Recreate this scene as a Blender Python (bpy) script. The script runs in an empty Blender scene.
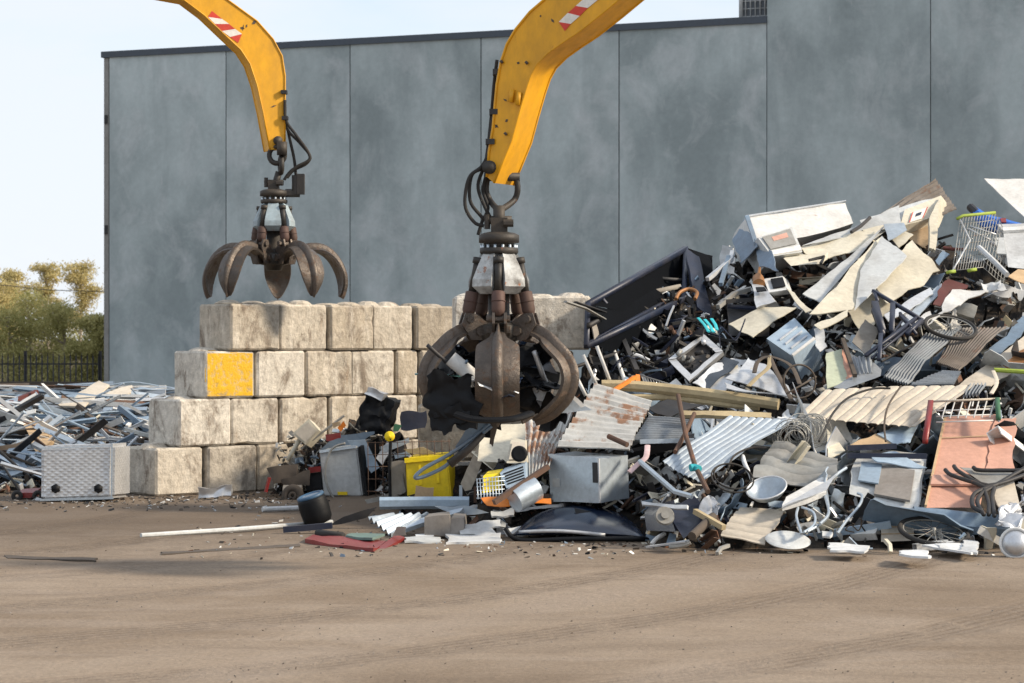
import bpy, bmesh, math, random
from mathutils import Vector, Matrix, noise
random.seed(11)
R = math.radians
sc = bpy.context.scene
COL = sc.collection
F, H, HY = 2200.0, 2.58, 340.0          # focal length in pixels, eye height in metres, horizon row


def P(px, py, D):
    return Vector(((px - 512) * D / F, D, H - (py - HY) * D / F))


def G(py):                               # distance of the ground seen at row py
    return H * F / max(py - HY, 1)


# ------------------------------------------------------------------ render / camera / light
sc.render.resolution_x, sc.render.resolution_y = 1024, 683
sc.view_settings.view_transform = 'Standard'
sc.view_settings.look = 'None'
sc.view_settings.gamma = 1
sc.view_settings.use_curve_mapping = False
sc.view_settings.exposure = 0.52
sc.cycles.use_denoising = True
sc.cycles.max_bounces = 5

cd = bpy.data.cameras.new('camera')
cam = bpy.data.objects.new('camera', cd)
COL.objects.link(cam)
cam.location = (0, 0, H)
cam.rotation_euler = (R(90), 0, 0)
cd.sensor_width = 36
cd.lens = F * 36 / 1024
cd.shift_y = -1.5 / 1024
cd.clip_start = 0.1
cd.clip_end = 6000
cd.dof.use_dof = True
cd.dof.focus_distance = 27
cd.dof.aperture_fstop = 3.5
sc.camera = cam

EL, AZ = R(31), R(-11)                   # sun: to the right, a little on the camera's side
SD = Vector((math.cos(EL) * math.cos(AZ), math.cos(EL) * math.sin(AZ), math.sin(EL)))
ld = bpy.data.lights.new('sun', 'SUN')
ld.energy = 3.8
ld.angle = R(7)
ld.color = (1.0, 0.86, 0.68)
sun = bpy.data.objects.new('sun', ld)
COL.objects.link(sun)
sun.rotation_euler = (-SD).to_track_quat('-Z', 'Y').to_euler()
sun.location = (30, -10, 30)

w = bpy.data.worlds.new('World')
sc.world = w
w.use_nodes = True
nt = w.node_tree
nt.nodes.clear()


def N(nt, t, **k):
    n = nt.nodes.new(t)
    for a, b in k.items():
        setattr(n, a, b)
    return n


out = N(nt, 'ShaderNodeOutputWorld')
bg = N(nt, 'ShaderNodeBackground')
bg.inputs[1].default_value = 0.14
sky = N(nt, 'ShaderNodeTexSky', sky_type='NISHITA', sun_disc=False)
sky.sun_elevation = EL
sky.sun_rotation = R(90) - AZ
sky.air_density = 1.0
sky.dust_density = 0.6
tc = N(nt, 'ShaderNodeTexCoord')
mp = N(nt, 'ShaderNodeMapping')
mp.inputs['Scale'].default_value = (2.2, 2.2, 7)
mp.inputs['Location'].default_value = (0.35, 0.0, 0.4)
nz = N(nt, 'ShaderNodeTexNoise')
nz.inputs['Scale'].default_value = 1.6
nz.inputs['Detail'].default_value = 7
nz.inputs['Roughness'].default_value = 0.55
rp = N(nt, 'ShaderNodeValToRGB')
rp.color_ramp.elements[0].position = 0.30
rp.color_ramp.elements[0].color = (0.42, 0.42, 0.42, 1)
rp.color_ramp.elements[1].position = 0.54
rp.color_ramp.elements[1].color = (0.93, 0.93, 0.93, 1)
mx = N(nt, 'ShaderNodeMixRGB')
mx.inputs[2].default_value = (4.45, 4.7, 5.1, 1)
L = nt.links.new
L(tc.outputs['Generated'], mp.inputs[0]); L(mp.outputs[0], nz.inputs[0]); L(nz.outputs[0], rp.inputs[0])
L(rp.outputs[0], mx.inputs[0]); L(sky.outputs[0], mx.inputs[1]); L(mx.outputs[0], bg.inputs[0]); L(bg.outputs[0], out.inputs[0])

# ------------------------------------------------------------------ materials
MATS = {}


def mat(name, col, rough=0.5, metal=0.0, dirt=0.35, rust=0.0, scale=1.6, bump=0.15, dirtcol=(0.10, 0.075, 0.05), var=0.12, fine=14, rustcol=(0.16, 0.06, 0.025), spec=0.5, streak=1.0):

    if name in MATS:
        return MATS[name]
    m = bpy.data.materials.new(name)
    m.use_nodes = True
    t = m.node_tree
    b = t.nodes['Principled BSDF']
    geo = N(t, 'ShaderNodeNewGeometry')
    mpn = N(t, 'ShaderNodeMapping')
    mpn.inputs['Scale'].default_value = (1, 1, 1 / streak)
    t.links.new(geo.outputs['Position'], mpn.inputs[0])
    oi = N(t, 'ShaderNodeObjectInfo')
    n1 = N(t, 'ShaderNodeTexNoise'); n1.inputs['Scale'].default_value = scale; n1.inputs['Detail'].default_value = 8; n1.inputs['Roughness'].default_value = 0.65
    n2 = N(t, 'ShaderNodeTexNoise'); n2.inputs['Scale'].default_value = fine; n2.inputs['Detail'].default_value = 5; n2.inputs['Roughness'].default_value = 0.7
    n3 = N(t, 'ShaderNodeTexNoise'); n3.inputs['Scale'].default_value = scale * 1.7; n3.inputs['Detail'].default_value = 9; n3.inputs['Roughness'].default_value = 0.7
    for n_ in (n1, n2):
        t.links.new(mpn.outputs[0], n_.inputs[0])
    ad = N(t, 'ShaderNodeVectorMath', operation='ADD'); ad.inputs[1].default_value = (7.3, 3.1, 9.7)
    t.links.new(mpn.outputs[0], ad.inputs[0]); t.links.new(ad.outputs[0], n3.inputs[0])
    # brightness variation
    mr = N(t, 'ShaderNodeMapRange'); mr.inputs[3].default_value = 1 - var; mr.inputs[4].default_value = 1 + var
    t.links.new(oi.outputs['Random'], mr.inputs[0])
    mr2 = N(t, 'ShaderNodeMapRange'); mr2.inputs[1].default_value = 0.3; mr2.inputs[2].default_value = 0.7; mr2.inputs[3].default_value = 0.86; mr2.inputs[4].default_value = 1.12
    t.links.new(n2.outputs[0], mr2.inputs[0])
    mu = N(t, 'ShaderNodeMath', operation='MULTIPLY')
    t.links.new(mr.outputs[0], mu.inputs[0]); t.links.new(mr2.outputs[0], mu.inputs[1])
    c0 = N(t, 'ShaderNodeMixRGB', blend_type='MULTIPLY'); c0.inputs[0].default_value = 1; c0.inputs[1].default_value = (*col, 1)
    t.links.new(mu.outputs[0], c0.inputs[2])
    d1 = N(t, 'ShaderNodeMapRange'); d1.inputs[1].default_value = 0.42; d1.inputs[2].default_value = 0.72; d1.inputs[3].default_value = 0; d1.inputs[4].default_value = dirt
    t.links.new(n1.outputs[0], d1.inputs[0])
    c1 = N(t, 'ShaderNodeMixRGB'); c1.inputs[2].default_value = (*dirtcol, 1)
    t.links.new(d1.outputs[0], c1.inputs[0]); t.links.new(c0.outputs[0], c1.inputs[1])
    r1 = N(t, 'ShaderNodeMapRange'); e = 0.72 - 0.42 * rust
    r1.inputs[1].default_value = e; r1.inputs[2].default_value = e + 0.07; r1.inputs[4].default_value = 0.92 if rust > 0 else 0
    t.links.new(n3.outputs[0], r1.inputs[0])
    rc = N(t, 'ShaderNodeMixRGB'); rc.inputs[1].default_value = (*rustcol, 1); rc.inputs[2].default_value = (*[min(1, c * 2.3) for c in rustcol], 1)
    t.links.new(n2.outputs[0], rc.inputs[0])
    c2 = N(t, 'ShaderNodeMixRGB'); t.links.new(r1.outputs[0], c2.inputs[0]); t.links.new(c1.outputs[0], c2.inputs[1]); t.links.new(rc.outputs[0], c2.inputs[2])
    t.links.new(c2.outputs[0], b.inputs['Base Color'])
    rr = N(t, 'ShaderNodeMapRange'); rr.inputs[3].default_value = rough; rr.inputs[4].default_value = min(1, rough + 0.3)
    t.links.new(n1.outputs[0], rr.inputs[0])
    ra = N(t, 'ShaderNodeMixRGB'); ra.inputs[2].default_value = (0.9, 0.9, 0.9, 1)
    t.links.new(r1.outputs[0], ra.inputs[0]); t.links.new(rr.outputs[0], ra.inputs[1]); t.links.new(ra.outputs[0], b.inputs['Roughness'])
    if metal > 0:
        ma = N(t, 'ShaderNodeMixRGB'); ma.inputs[1].default_value = (metal, metal, metal, 1); ma.inputs[2].default_value = (0, 0, 0, 1)
        mm = N(t, 'ShaderNodeMath', operation='MAXIMUM'); t.links.new(r1.outputs[0], mm.inputs[0]); t.links.new(d1.outputs[0], mm.inputs[1])
        t.links.new(mm.outputs[0], ma.inputs[0]); t.links.new(ma.outputs[0], b.inputs['Metallic'])
    b.inputs['Specular IOR Level'].default_value = spec
    if bump:
        bp = N(t, 'ShaderNodeBump'); bp.inputs['Strength'].default_value = bump; bp.inputs['Distance'].default_value = 0.03
        bm_ = N(t, 'ShaderNodeMath', operation='ADD'); t.links.new(n2.outputs[0], bm_.inputs[0]); t.links.new(n1.outputs[0], bm_.inputs[1])
        t.links.new(bm_.outputs[0], bp.inputs['Height']); t.links.new(bp.outputs[0], b.inputs['Normal'])
    MATS[name] = m
    return m


M_WHITE = mat('white_paint', (0.66, 0.66, 0.64), 0.35, dirt=0.35, rust=0.12)
M_CREAM = mat('cream_paint', (0.60, 0.56, 0.45), 0.45, dirt=0.38, rust=0.10, scale=1.2)
M_PALE = mat('pale_grey_paint', (0.50, 0.52, 0.52), 0.4, dirt=0.4, rust=0.08)
M_BLUEGREY = mat('blue_grey_paint', (0.17, 0.24, 0.32), 0.4, metal=0.2, dirt=0.4, rust=0.08)
M_LBLUE = mat('light_blue_paint', (0.34, 0.44, 0.54), 0.4, metal=0.2, dirt=0.25)
M_GALV = mat('galvanised_steel', (0.50, 0.57, 0.63), 0.28, metal=0.75, dirt=0.15, rust=0.03, bump=0.1)
M_ALU = mat('dull_aluminium', (0.60, 0.62, 0.64), 0.35, metal=0.6, dirt=0.25, bump=0.08)
M_DARK = mat('dark_steel', (0.028, 0.029, 0.032), 0.45, metal=0.3, dirt=0.3, rust=0.15)
M_BLACK = mat('black_plastic', (0.005, 0.006, 0.008), 0.4, dirt=0.10, spec=0.22, dirtcol=(0.03, 0.027, 0.025))
M_RUBBER = mat('black_rubber', (0.02, 0.02, 0.02), 0.7, dirt=0.3)
M_NAVY = mat('navy_paint', (0.012, 0.02, 0.045), 0.3, metal=0.1, dirt=0.25, rust=0.05)
M_BLUE = mat('bright_blue_plastic', (0.02, 0.13, 0.5), 0.4, dirt=0.15)
M_RUST = mat('rusty_steel', (0.11, 0.062, 0.042), 0.8, dirt=0.5, rust=0.4, fine=25, rustcol=(0.10, 0.045, 0.025))
M_BROWN = mat('brown_grime', (0.085, 0.067, 0.052), 0.8, dirt=0.5, dirtcol=(0.04, 0.033, 0.028))
M_WOOD = mat('weathered_timber', (0.42, 0.34, 0.20), 0.8, dirt=0.4, streak=1)
M_GREYW = mat('grey_timber', (0.26, 0.24, 0.21), 0.85, dirt=0.5)
M_RED = mat('red_paint', (0.22, 0.012, 0.012), 0.25, dirt=0.3)
M_MAROON = mat('maroon_paint', (0.10, 0.02, 0.015), 0.5, dirt=0.3)
M_YELLOW = mat('yellow_plastic', (0.80, 0.58, 0.0), 0.4, dirt=0.12)
M_ORANGE = mat('orange_plastic', (0.75, 0.22, 0.02), 0.4, dirt=0.2)
M_CYAN = mat('turquoise_strap', (0.03, 0.42, 0.48), 0.6, dirt=0.2)
M_GREEN = mat('lime_plastic', (0.32, 0.42, 0.05), 0.5, dirt=0.2)
M_DGREEN = mat('dark_green_paint', (0.03, 0.13, 0.06), 0.5, dirt=0.3)
M_PINK = mat('salmon_paint', (0.55, 0.30, 0.22), 0.55, dirt=0.35, scale=1.0, dirtcol=(0.22, 0.12, 0.08))
M_FOAM = mat('white_foam', (0.58, 0.60, 0.61), 0.7, dirt=0.4)
M_CARD = mat('tan_board', (0.48, 0.34, 0.20), 0.8, dirt=0.3)
M_COPPER = mat('old_copper', (0.35, 0.17, 0.07), 0.4, metal=0.6, dirt=0.3)
M_SHEETR = mat('rusty_galvanised', (0.50, 0.50, 0.48), 0.5, metal=0.35, dirt=0.35, rust=0.5, scale=1.1, rustcol=(0.15, 0.075, 0.04))
M_OLDROOF = mat('old_brown_roofing', (0.20, 0.18, 0.165), 0.6, metal=0.2, dirt=0.6, rust=0.35, rustcol=(0.09, 0.055, 0.04))
M_GREYROOF = mat('grey_roofing', (0.30, 0.33, 0.36), 0.4, metal=0.4, dirt=0.3)
M_LROOF = mat('pale_blue_roofing', (0.40, 0.47, 0.54), 0.38, metal=0.25, dirt=0.25)
M_BEIGE = mat('beige_roofing', (0.56, 0.50, 0.41), 0.55, dirt=0.25)
M_DSHEET = mat('dirty_galvanised', (0.34, 0.34, 0.32), 0.45, metal=0.4, dirt=0.6, rust=0.2)
M_TRAY = mat('shaded_tray_black', (0.003, 0.004, 0.006), 0.7, dirt=0.05, rust=0.0, spec=0.06, dirtcol=(0.02, 0.018, 0.016))  # near black puts shade into the open tray's interior
M_GLASSY = mat('dark_glass', (0.02, 0.03, 0.045), 0.06, dirt=0.06, bump=0.02)
M_CARBLUE = mat('glossy_black_paint', (0.006, 0.014, 0.035), 0.04, metal=0.0, dirt=0.03, bump=0.0, spec=0.8)
M_MUD = mat('dried_mud', (0.25, 0.23, 0.21), 0.9, dirt=0.4)
M_FOIL = mat('crumpled_foil', (0.55, 0.57, 0.60), 0.25, metal=0.8, dirt=0.15)

# machine parts
M_ARMY = mat('yellow_machine_paint', (0.70, 0.34, 0.004), 0.38, dirt=0.22, rust=0.16, scale=2.6, fine=7, bump=0.05, var=0.02, streak=2.0)
M_GREASE = mat('greasy_black_steel', (0.03, 0.028, 0.026), 0.45, metal=0.3, dirt=0.5, rust=0.2)
M_HOUSING = mat('worn_white_housing', (0.50, 0.52, 0.52), 0.5, dirt=0.95, rust=0.30, scale=6, bump=.3, dirtcol=(0.09, 0.08, 0.07))
M_HOUSINGB = mat('worn_blue_grey_housing', (0.32, 0.40, 0.44), 0.5, dirt=0.55, rust=0.22, scale=3.4)
M_TINE = mat('worn_brown_steel', (0.125, 0.103, 0.086), 0.32, metal=0.75, dirt=0.75, rust=0.42, scale=5, fine=30, rustcol=(0.062, 0.039, 0.026), dirtcol=(0.028, 0.023, 0.02), bump=.35)
M_SLEEVE = mat('brown_cylinder_guard', (0.082, 0.045, 0.036), 0.55, metal=0.2, dirt=0.4, rust=0.2)
M_DRED = mat('hazard_red', (0.55, 0.04, 0.02), 0.4, dirt=0.1)
M_DWHITE = mat('hazard_white', (0.75, 0.72, 0.66), 0.4, dirt=0.1)

# ------------------------------------------------------------------ object plumbing
ORG = {}


def tag(o, label=None, cat=None, group=None, kind=None):
    for k, v in (('label', label), ('category', cat), ('group', group), ('kind', kind)):
        if v:
            o[k] = v
    return o


def thing(name, label, cat, loc, group=None):
    o = bpy.data.objects.new(kindname(name), None)
    o.empty_display_size = 0.2
    COL.objects.link(o)
    o.location = loc
    ORG[o.name] = Vector(loc)
    return tag(o, label, cat, group, 'thing')


def kindname(n):
    for x_, y_ in (('_panel', '_sheet'), ('_frame', '_stand'), ('_drawer', '_drawer_box'), ('_lid', '_cover'), ('_side', '_sheet'), ('_handle', '_lever'), ('_front', '_sheet')):
        if n.endswith(x_):
            return n[:-len(x_)] + y_
    return n


HERO = []


def put(name, bm, m, parent=None, label=None, cat=None, group=None, kind=None, smooth=0.7, origin=None, mats=None):
    if parent is None:
        name = kindname(name)
        if not kind:
            kind = 'thing'
    if smooth:
        for f in bm.faces:
            f.smooth = True
        for e in bm.edges:
            if len(e.link_faces) == 2 and e.calc_face_angle(0) > smooth:
                e.smooth = False
    if parent is not None:
        org = ORG[parent.name]
        loc = Vector((0, 0, 0))
    else:
        if origin is None:
            xs = [v.co for v in bm.verts]
            org = Vector((sum(c.x for c in xs) / len(xs), sum(c.y for c in xs) / len(xs), min(c.z for c in xs)))
        else:
            org = Vector(origin)
        loc = org
    for v in bm.verts:
        v.co -= org
    me = bpy.data.meshes.new(name)
    bm.to_mesh(me)
    bm.free()
    for k in (mats or [m]):
        me.materials.append(k)
    o = bpy.data.objects.new(name, me)
    COL.objects.link(o)
    o.location = loc
    if parent is not None:
        o.parent = parent
    ORG[o.name] = org
    return tag(o, label, cat, group, kind)


# ------------------------------------------------------------------ shape builders (all add to a bmesh)
def solid(bm, c, ext, nu=1, nv=1, nw=1, disp=None, crumple=0.0, cscale=1.6, rag=0.0, seed=None, mi=0):

    a, b, cc, d = [Vector(x) for x in c]
    ext = Vector(ext)
    nrm = (b - a).cross(d - a).normalized()
    off = Vector((random.uniform(-50, 50),) * 3) if seed is None else Vector((seed,) * 3)
    cache = {}
    ul = (b - a).length or 1
    vl = (d - a).length or 1

    def vert(i, j, k):
        key = (i, j, k)
        if key in cache:
            return cache[key]
        u, v, w_ = i / nu, j / nv, k / nw
        uu, vv = u, v
        if rag:
            if i in (0, nu):
                uu += rag / ul * (noise.noise(Vector((v * vl * 5, i, 0)) + off) * 2)
            if j in (0, nv):
                vv += rag / vl * (noise.noise(Vector((u * ul * 5, j, 9)) + off) * 2)
        p = a * (1 - uu) * (1 - vv) + b * uu * (1 - vv) + cc * uu * vv + d * (1 - uu) * vv
        if disp:
            p = p + nrm * disp(u, v)
        p = p + ext * w_
        if crumple:
            q = p * cscale + off
            p = p + (noise.noise_vector(q) + 0.5 * noise.noise_vector(q * 2.3)) * crumple
        cache[key] = bm.verts.new(p)
        return cache[key]

    def grid(n1, n2, fn, flip):
        for i in range(n1):
            for j in range(n2):
                q = [fn(i, j), fn(i + 1, j), fn(i + 1, j + 1), fn(i, j + 1)]
                if flip:
                    q.reverse()
                try:
                    bm.faces.new(q).material_index = mi
                except ValueError:
                    pass
    grid(nu, nv, lambda i, j: vert(i, j, 0), True)
    grid(nu, nv, lambda i, j: vert(i, j, nw), False)
    grid(nu, nw, lambda i, k: vert(i, 0, k), False)
    grid(nu, nw, lambda i, k: vert(i, nv, k), True)
    grid(nv, nw, lambda j, k: vert(0, j, k), True)
    grid(nv, nw, lambda j, k: vert(nu, j, k), False)
    return bm


def fixn(bm):
    bmesh.ops.recalc_face_normals(bm, faces=bm.faces[:])
    return bm


def boxw(bm, lo, hi, **k):
    x0, y0, z0 = lo
    x1, y1, z1 = hi
    return solid(bm, [(x0, y0, z0), (x1, y0, z0), (x1, y0, z1), (x0, y0, z1)], (0, y1 - y0, 0), **k)


def tubeb(bm, pts, r, seg=8, r2=None, cap=True, flat=None):

    pts = [Vector(p) for p in pts]
    n = len(pts)
    rs = r if isinstance(r, (list, tuple)) else [r + ((r2 if r2 is not None else r) - r) * i / max(n - 1, 1) for i in range(n)]
    t0 = (pts[1] - pts[0]).normalized()
    up = Vector((0, 0, 1)) if abs(t0.z) < 0.9 else Vector((1, 0, 0))
    s = t0.cross(up).normalized()
    if len(rs) != n:
        m0 = len(rs) - 1
        rs = [rs[min(m0, int(i / (n - 1) * m0))] * (1 - (i / (n - 1) * m0) % 1) + rs[min(m0, int(i / (n - 1) * m0) + 1)] * ((i / (n - 1) * m0) % 1) for i in range(n)]
    rings = []
    for i, p in enumerate(pts):
        if i == 0:
            t = pts[1] - pts[0]
        elif i == n - 1:
            t = pts[-1] - pts[-2]
        else:
            t = (pts[i + 1] - p).normalized() + (p - pts[i - 1]).normalized()
        t = t.normalized() if t.length > 1e-6 else t0
        s = (s - t * s.dot(t))
        s = s.normalized() if s.length > 1e-6 else t.orthogonal().normalized()
        b = t.cross(s)
        fa, fb = (1, 1) if flat is None else flat
        rings.append([bm.verts.new(p + s * (math.cos(a) * rs[i] * fa) + b * (math.sin(a) * rs[i] * fb)) for a in [2 * math.pi * (k + 0.5) / seg for k in range(seg)]])
    for i in range(n - 1):
        for k in range(seg):
            k2 = (k + 1) % seg
            bm.faces.new((rings[i][k], rings[i][k2], rings[i + 1][k2], rings[i + 1][k]))
    if cap:
        bm.faces.new(list(reversed(rings[0])))
        bm.faces.new(rings[-1])
    return bm


def smooth_path(pts, n=6, closed=False):
    pts = [Vector(p) for p in pts]
    o = []
    m = len(pts)
    rng = range(m if closed else m - 1)
    for i in rng:
        p0 = pts[(i - 1) % m] if closed or i > 0 else pts[0]
        p1, p2 = pts[i], pts[(i + 1) % m]
        p3 = pts[(i + 2) % m] if closed or i + 2 < m else pts[-1]
        for k in range(n):
            t = k / n
            o.append(0.5 * ((2 * p1) + (p2 - p0) * t + (2 * p0 - 5 * p1 + 4 * p2 - p3) * t * t + (3 * p1 - p0 - 3 * p2 + p3) * t ** 3))
    if not closed:
        o.append(pts[-1])
    return o


def lathe(bm, prof, centre, axis=(0, 0, 1), seg=24):

    ax = Vector(axis).normalized()
    s = ax.orthogonal().normalized()
    b = ax.cross(s)
    c = Vector(centre)
    rings = []
    for r, h in prof:
        if r < 1e-5:
            rings.append([bm.verts.new(c + ax * h)])
        else:
            rings.append([bm.verts.new(c + ax * h + s * (math.cos(a) * r) + b * (math.sin(a) * r)) for a in [2 * math.pi * k / seg for k in range(seg)]])
    for i in range(len(rings) - 1):
        A, B = rings[i], rings[i + 1]
        for k in range(seg):
            k2 = (k + 1) % seg
            if len(A) == 1 and len(B) == 1:
                continue
            if len(A) == 1:
                bm.faces.new((A[0], B[k2], B[k]))
            elif len(B) == 1:
                bm.faces.new((A[k], A[k2], B[0]))
            else:
                bm.faces.new((A[k], A[k2], B[k2], B[k]))
    return bm


def prism(bm, outline, ext):
    a = [bm.verts.new(Vector(p)) for p in outline]
    b = [bm.verts.new(Vector(p) + Vector(ext)) for p in outline]
    n = len(a)
    bm.faces.new(a)
    bm.faces.new(list(reversed(b)))
    for i in range(n):
        j = (i + 1) % n
        bm.faces.new((a[j], a[i], b[i], b[j]))
    return fixn(bm)


def torusb(bm, centre, axis, R0, r, seg=28, rs=8, squash=(1, 1)):
    ax = Vector(axis).normalized()
    s = ax.orthogonal().normalized()
    b = ax.cross(s)
    c = Vector(centre)
    rings = []
    for i in range(seg):
        a = 2 * math.pi * i / seg
        d = s * math.cos(a) + b * math.sin(a)
        rings.append([bm.verts.new(c + d * (R0 + r * squash[0] * math.cos(q)) + ax * (r * squash[1] * math.sin(q))) for q in [2 * math.pi * k / rs for k in range(rs)]])
    for i in range(seg):
        A, B = rings[i], rings[(i + 1) % seg]
        for k in range(rs):
            bm.faces.new((A[k], B[k], B[(k + 1) % rs], A[(k + 1) % rs]))
    return bm


def NB():
    return bmesh.new()


# ================================================================== THE SETTING
def node_mat(name):
    m = bpy.data.materials.new(name)
    m.use_nodes = True
    t = m.node_tree
    return m, t, t.nodes['Principled BSDF']


# ground: packed dirt and dust with long tyre sweeps
gm, t, b = node_mat('packed_dirt')
geo = N(t, 'ShaderNodeNewGeometry')
l = t.links.new


def nse(vec, s, d=6, r=0.6, dist=0.0):
    n = N(t, 'ShaderNodeTexNoise')
    n.inputs['Scale'].default_value = s; n.inputs['Detail'].default_value = d; n.inputs['Roughness'].default_value = r; n.inputs['Distortion'].default_value = dist
    l(vec, n.inputs[0])
    return n.outputs[0]


def mrange(v, a, b_, c, d):
    n = N(t, 'ShaderNodeMapRange')
    n.inputs[1].default_value = a; n.inputs[2].default_value = b_; n.inputs[3].default_value = c; n.inputs[4].default_value = d
    l(v, n.inputs[0])
    return n.outputs[0]


def mapping(vec, scale=(1, 1, 1), rot=(0, 0, 0)):
    n = N(t, 'ShaderNodeMapping')
    n.inputs['Scale'].default_value = scale; n.inputs['Rotation'].default_value = rot
    l(vec, n.inputs[0])
    return n.outputs[0]


def mixc(f, a, b_, bt='MIX'):
    n = N(t, 'ShaderNodeMixRGB', blend_type=bt)
    for i, v in ((0, f), (1, a), (2, b_)):
        if isinstance(v, (int, float)):
            n.inputs[i].default_value = v
        elif isinstance(v, tuple):
            n.inputs[i].default_value = (*v, 1)
        else:
            l(v, n.inputs[i])
    return n.outputs[0]


pos = geo.outputs['Position']
big = nse(pos, 0.35, 5, 0.6, 0.6)
tr1 = nse(mapping(pos, (0.3, 1.1, 1), (0, 0, R(16))), 0.9, 6, 0.6, 1.0)
tr2 = nse(mapping(pos, (0.22, 1.5, 1), (0, 0, R(-24))), 1.0, 5, 0.6, 0.8)
fin = nse(pos, 22, 8, 0.75)
mid = nse(pos, 3.2, 8, 0.7)
c = mixc(mrange(big, 0.35, 0.65, 0, 1), (0.215, 0.166, 0.121), (0.300, 0.243, 0.187))
c = mixc(mrange(tr1, 0.50, 0.66, 0, 0.35), c, (0.135, 0.102, 0.076))
c = mixc(mrange(tr2, 0.54, 0.66, 0, 0.35), c, (0.32, 0.265, 0.215))
c = mixc(mrange(mid, 0.55, 0.75, 0, 0.45), c, (0.15, 0.115, 0.088))
def ringtrack(cx_, cy_, scale_, lo_, hi_):
    mp_ = N(t, 'ShaderNodeMapping')
    mp_.inputs['Location'].default_value = (cx_, cy_, 0)
    l(pos, mp_.inputs[0])
    wv = N(t, 'ShaderNodeTexWave', wave_type='RINGS', rings_direction='Z')
    wv.inputs['Scale'].default_value = scale_
    wv.inputs['Distortion'].default_value = 1.2
    wv.inputs['Detail'].default_value = 3
    wv.inputs['Detail Scale'].default_value = .35
    l(mp_.outputs[0], wv.inputs[0])
    return mrange(wv.outputs['Fac'], lo_, hi_, 0, 1)


tk = N(t, 'ShaderNodeMath', operation='MULTIPLY')
l(ringtrack(14, -34, .13, .72, .95), tk.inputs[0]); l(mrange(mid, .35, .6, 0, 1), tk.inputs[1])
tk2 = N(t, 'ShaderNodeMath', operation='MULTIPLY')
l(ringtrack(-22, -6, .10, .78, .96), tk2.inputs[0]); l(mrange(big, .4, .6, 0, 1), tk2.inputs[1])
tread = ringtrack(14, -34, 2.6, .3, .7)
c = mixc(tk.outputs[0], c, mixc(tread, (0.185, 0.143, 0.107), (0.235, 0.188, 0.145)))
tkm = N(t, 'ShaderNodeMath', operation='MULTIPLY'); l(tk2.outputs[0], tkm.inputs[0]); tkm.inputs[1].default_value = .7
c = mixc(tkm.outputs[0], c, (0.285, 0.232, 0.183))
c = mixc(1.0, c, mrange(fin, 0.3, 0.7, 0.74, 1.24), 'MULTIPLY')
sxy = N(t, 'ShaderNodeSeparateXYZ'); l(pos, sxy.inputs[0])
# soil turns darker brown with distance, towards the heaps and beyond
dark_dist = N(t, 'ShaderNodeMath', operation='ADD'); l(sxy.outputs[1], dark_dist.inputs[0]); l(mrange(mid, 0, 1, -3, 3), dark_dist.inputs[1])
c = mixc(mrange(dark_dist.outputs[0], 24.5, 30, 0, 0.6), c, (0.085, 0.064, 0.048))
l(c, b.inputs['Base Color'])
b.inputs['Roughness'].default_value = 0.95
b.inputs['Specular IOR Level'].default_value = 0.15
bp = N(t, 'ShaderNodeBump'); bp.inputs['Strength'].default_value = 0.5; bp.inputs['Distance'].default_value = 0.05
ha = N(t, 'ShaderNodeMath', operation='ADD'); l(mrange(fin, 0, 1, 0, 0.35), ha.inputs[0]); l(mid, ha.inputs[1])
hb = N(t, 'ShaderNodeMath', operation='ADD'); l(tr1, hb.inputs[0]); l(ha.outputs[0], hb.inputs[1])
hc = N(t, 'ShaderNodeMath', operation='SUBTRACT'); l(hb.outputs[0], hc.inputs[0]); l(tk.outputs[0], hc.inputs[1])
l(hc.outputs[0], bp.inputs['Height']); l(bp.outputs[0], b.inputs['Normal'])

bm = NB()
ys = [-30, 5, 10] + [10 + 0.35 * i for i in range(1, 92)] + [46, 60, 100, 300, 1200, 5000]
xs = [-3000, -400, -60, -20] + [-12 + 0.5 * i for i in range(0, 49)] + [20, 60, 400, 3000]
gv = []
for y in ys:
    row = []
    for x in xs:
        z = 0
        if 8 < y < 46 and abs(x) < 12.1:
            z = 0.022 * noise.noise(Vector((x * 0.35, y * 1.1, 0))) + 0.010 * noise.noise(Vector((x * 1.3, y * 3.0, 4)))
        row.append(bm.verts.new((x, y, z)))
    gv.append(row)
for j in range(len(ys) - 1):
    for i in range(len(xs) - 1):
        bm.faces.new((gv[j][i], gv[j][i + 1], gv[j + 1][i + 1], gv[j + 1][i]))
put('ground', bm, gm, kind='structure', label='brown packed dirt yard with faint tyre sweeps', origin=(0, 0, 0), smooth=3)

# ------------------------------------------------------------------ warehouse of tilt-up concrete panels
wm, t, b = node_mat('precast_concrete')
l = t.links.new
geo = N(t, 'ShaderNodeNewGeometry'); pos = geo.outputs['Position']
oi = N(t, 'ShaderNodeObjectInfo')
sh = N(t, 'ShaderNodeVectorMath', operation='SCALE'); cx = N(t, 'ShaderNodeCombineXYZ')
for i in range(3):
    l(oi.outputs['Random'], cx.inputs[i])
l(cx.outputs[0], sh.inputs[0]); sh.inputs['Scale'].default_value = 40
ad = N(t, 'ShaderNodeVectorMath', operation='ADD'); l(pos, ad.inputs[0]); l(sh.outputs[0], ad.inputs[1])
pv = ad.outputs[0]
n1 = nse(mapping(pv, (1, 1, 0.7)), 0.30, 6, 0.6, 0.2)
n2 = nse(mapping(pv, (1.6, 1.6, 0.35)), 0.5, 6, 0.6, 0.3)
n3 = nse(pv, 6, 6, 0.7)
c = mixc(mrange(n1, 0.36, 0.62, 0, 1), (0.235, 0.278, 0.284), (0.42, 0.480, 0.485))
c = mixc(mrange(n2, 0.45, 0.72, 0, 0.65), c, (0.225, 0.265, 0.272))
n5 = nse(mapping(pv, (1.1, 1.1, 0.9)), 0.6, 7, 0.65, 0.5)
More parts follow.
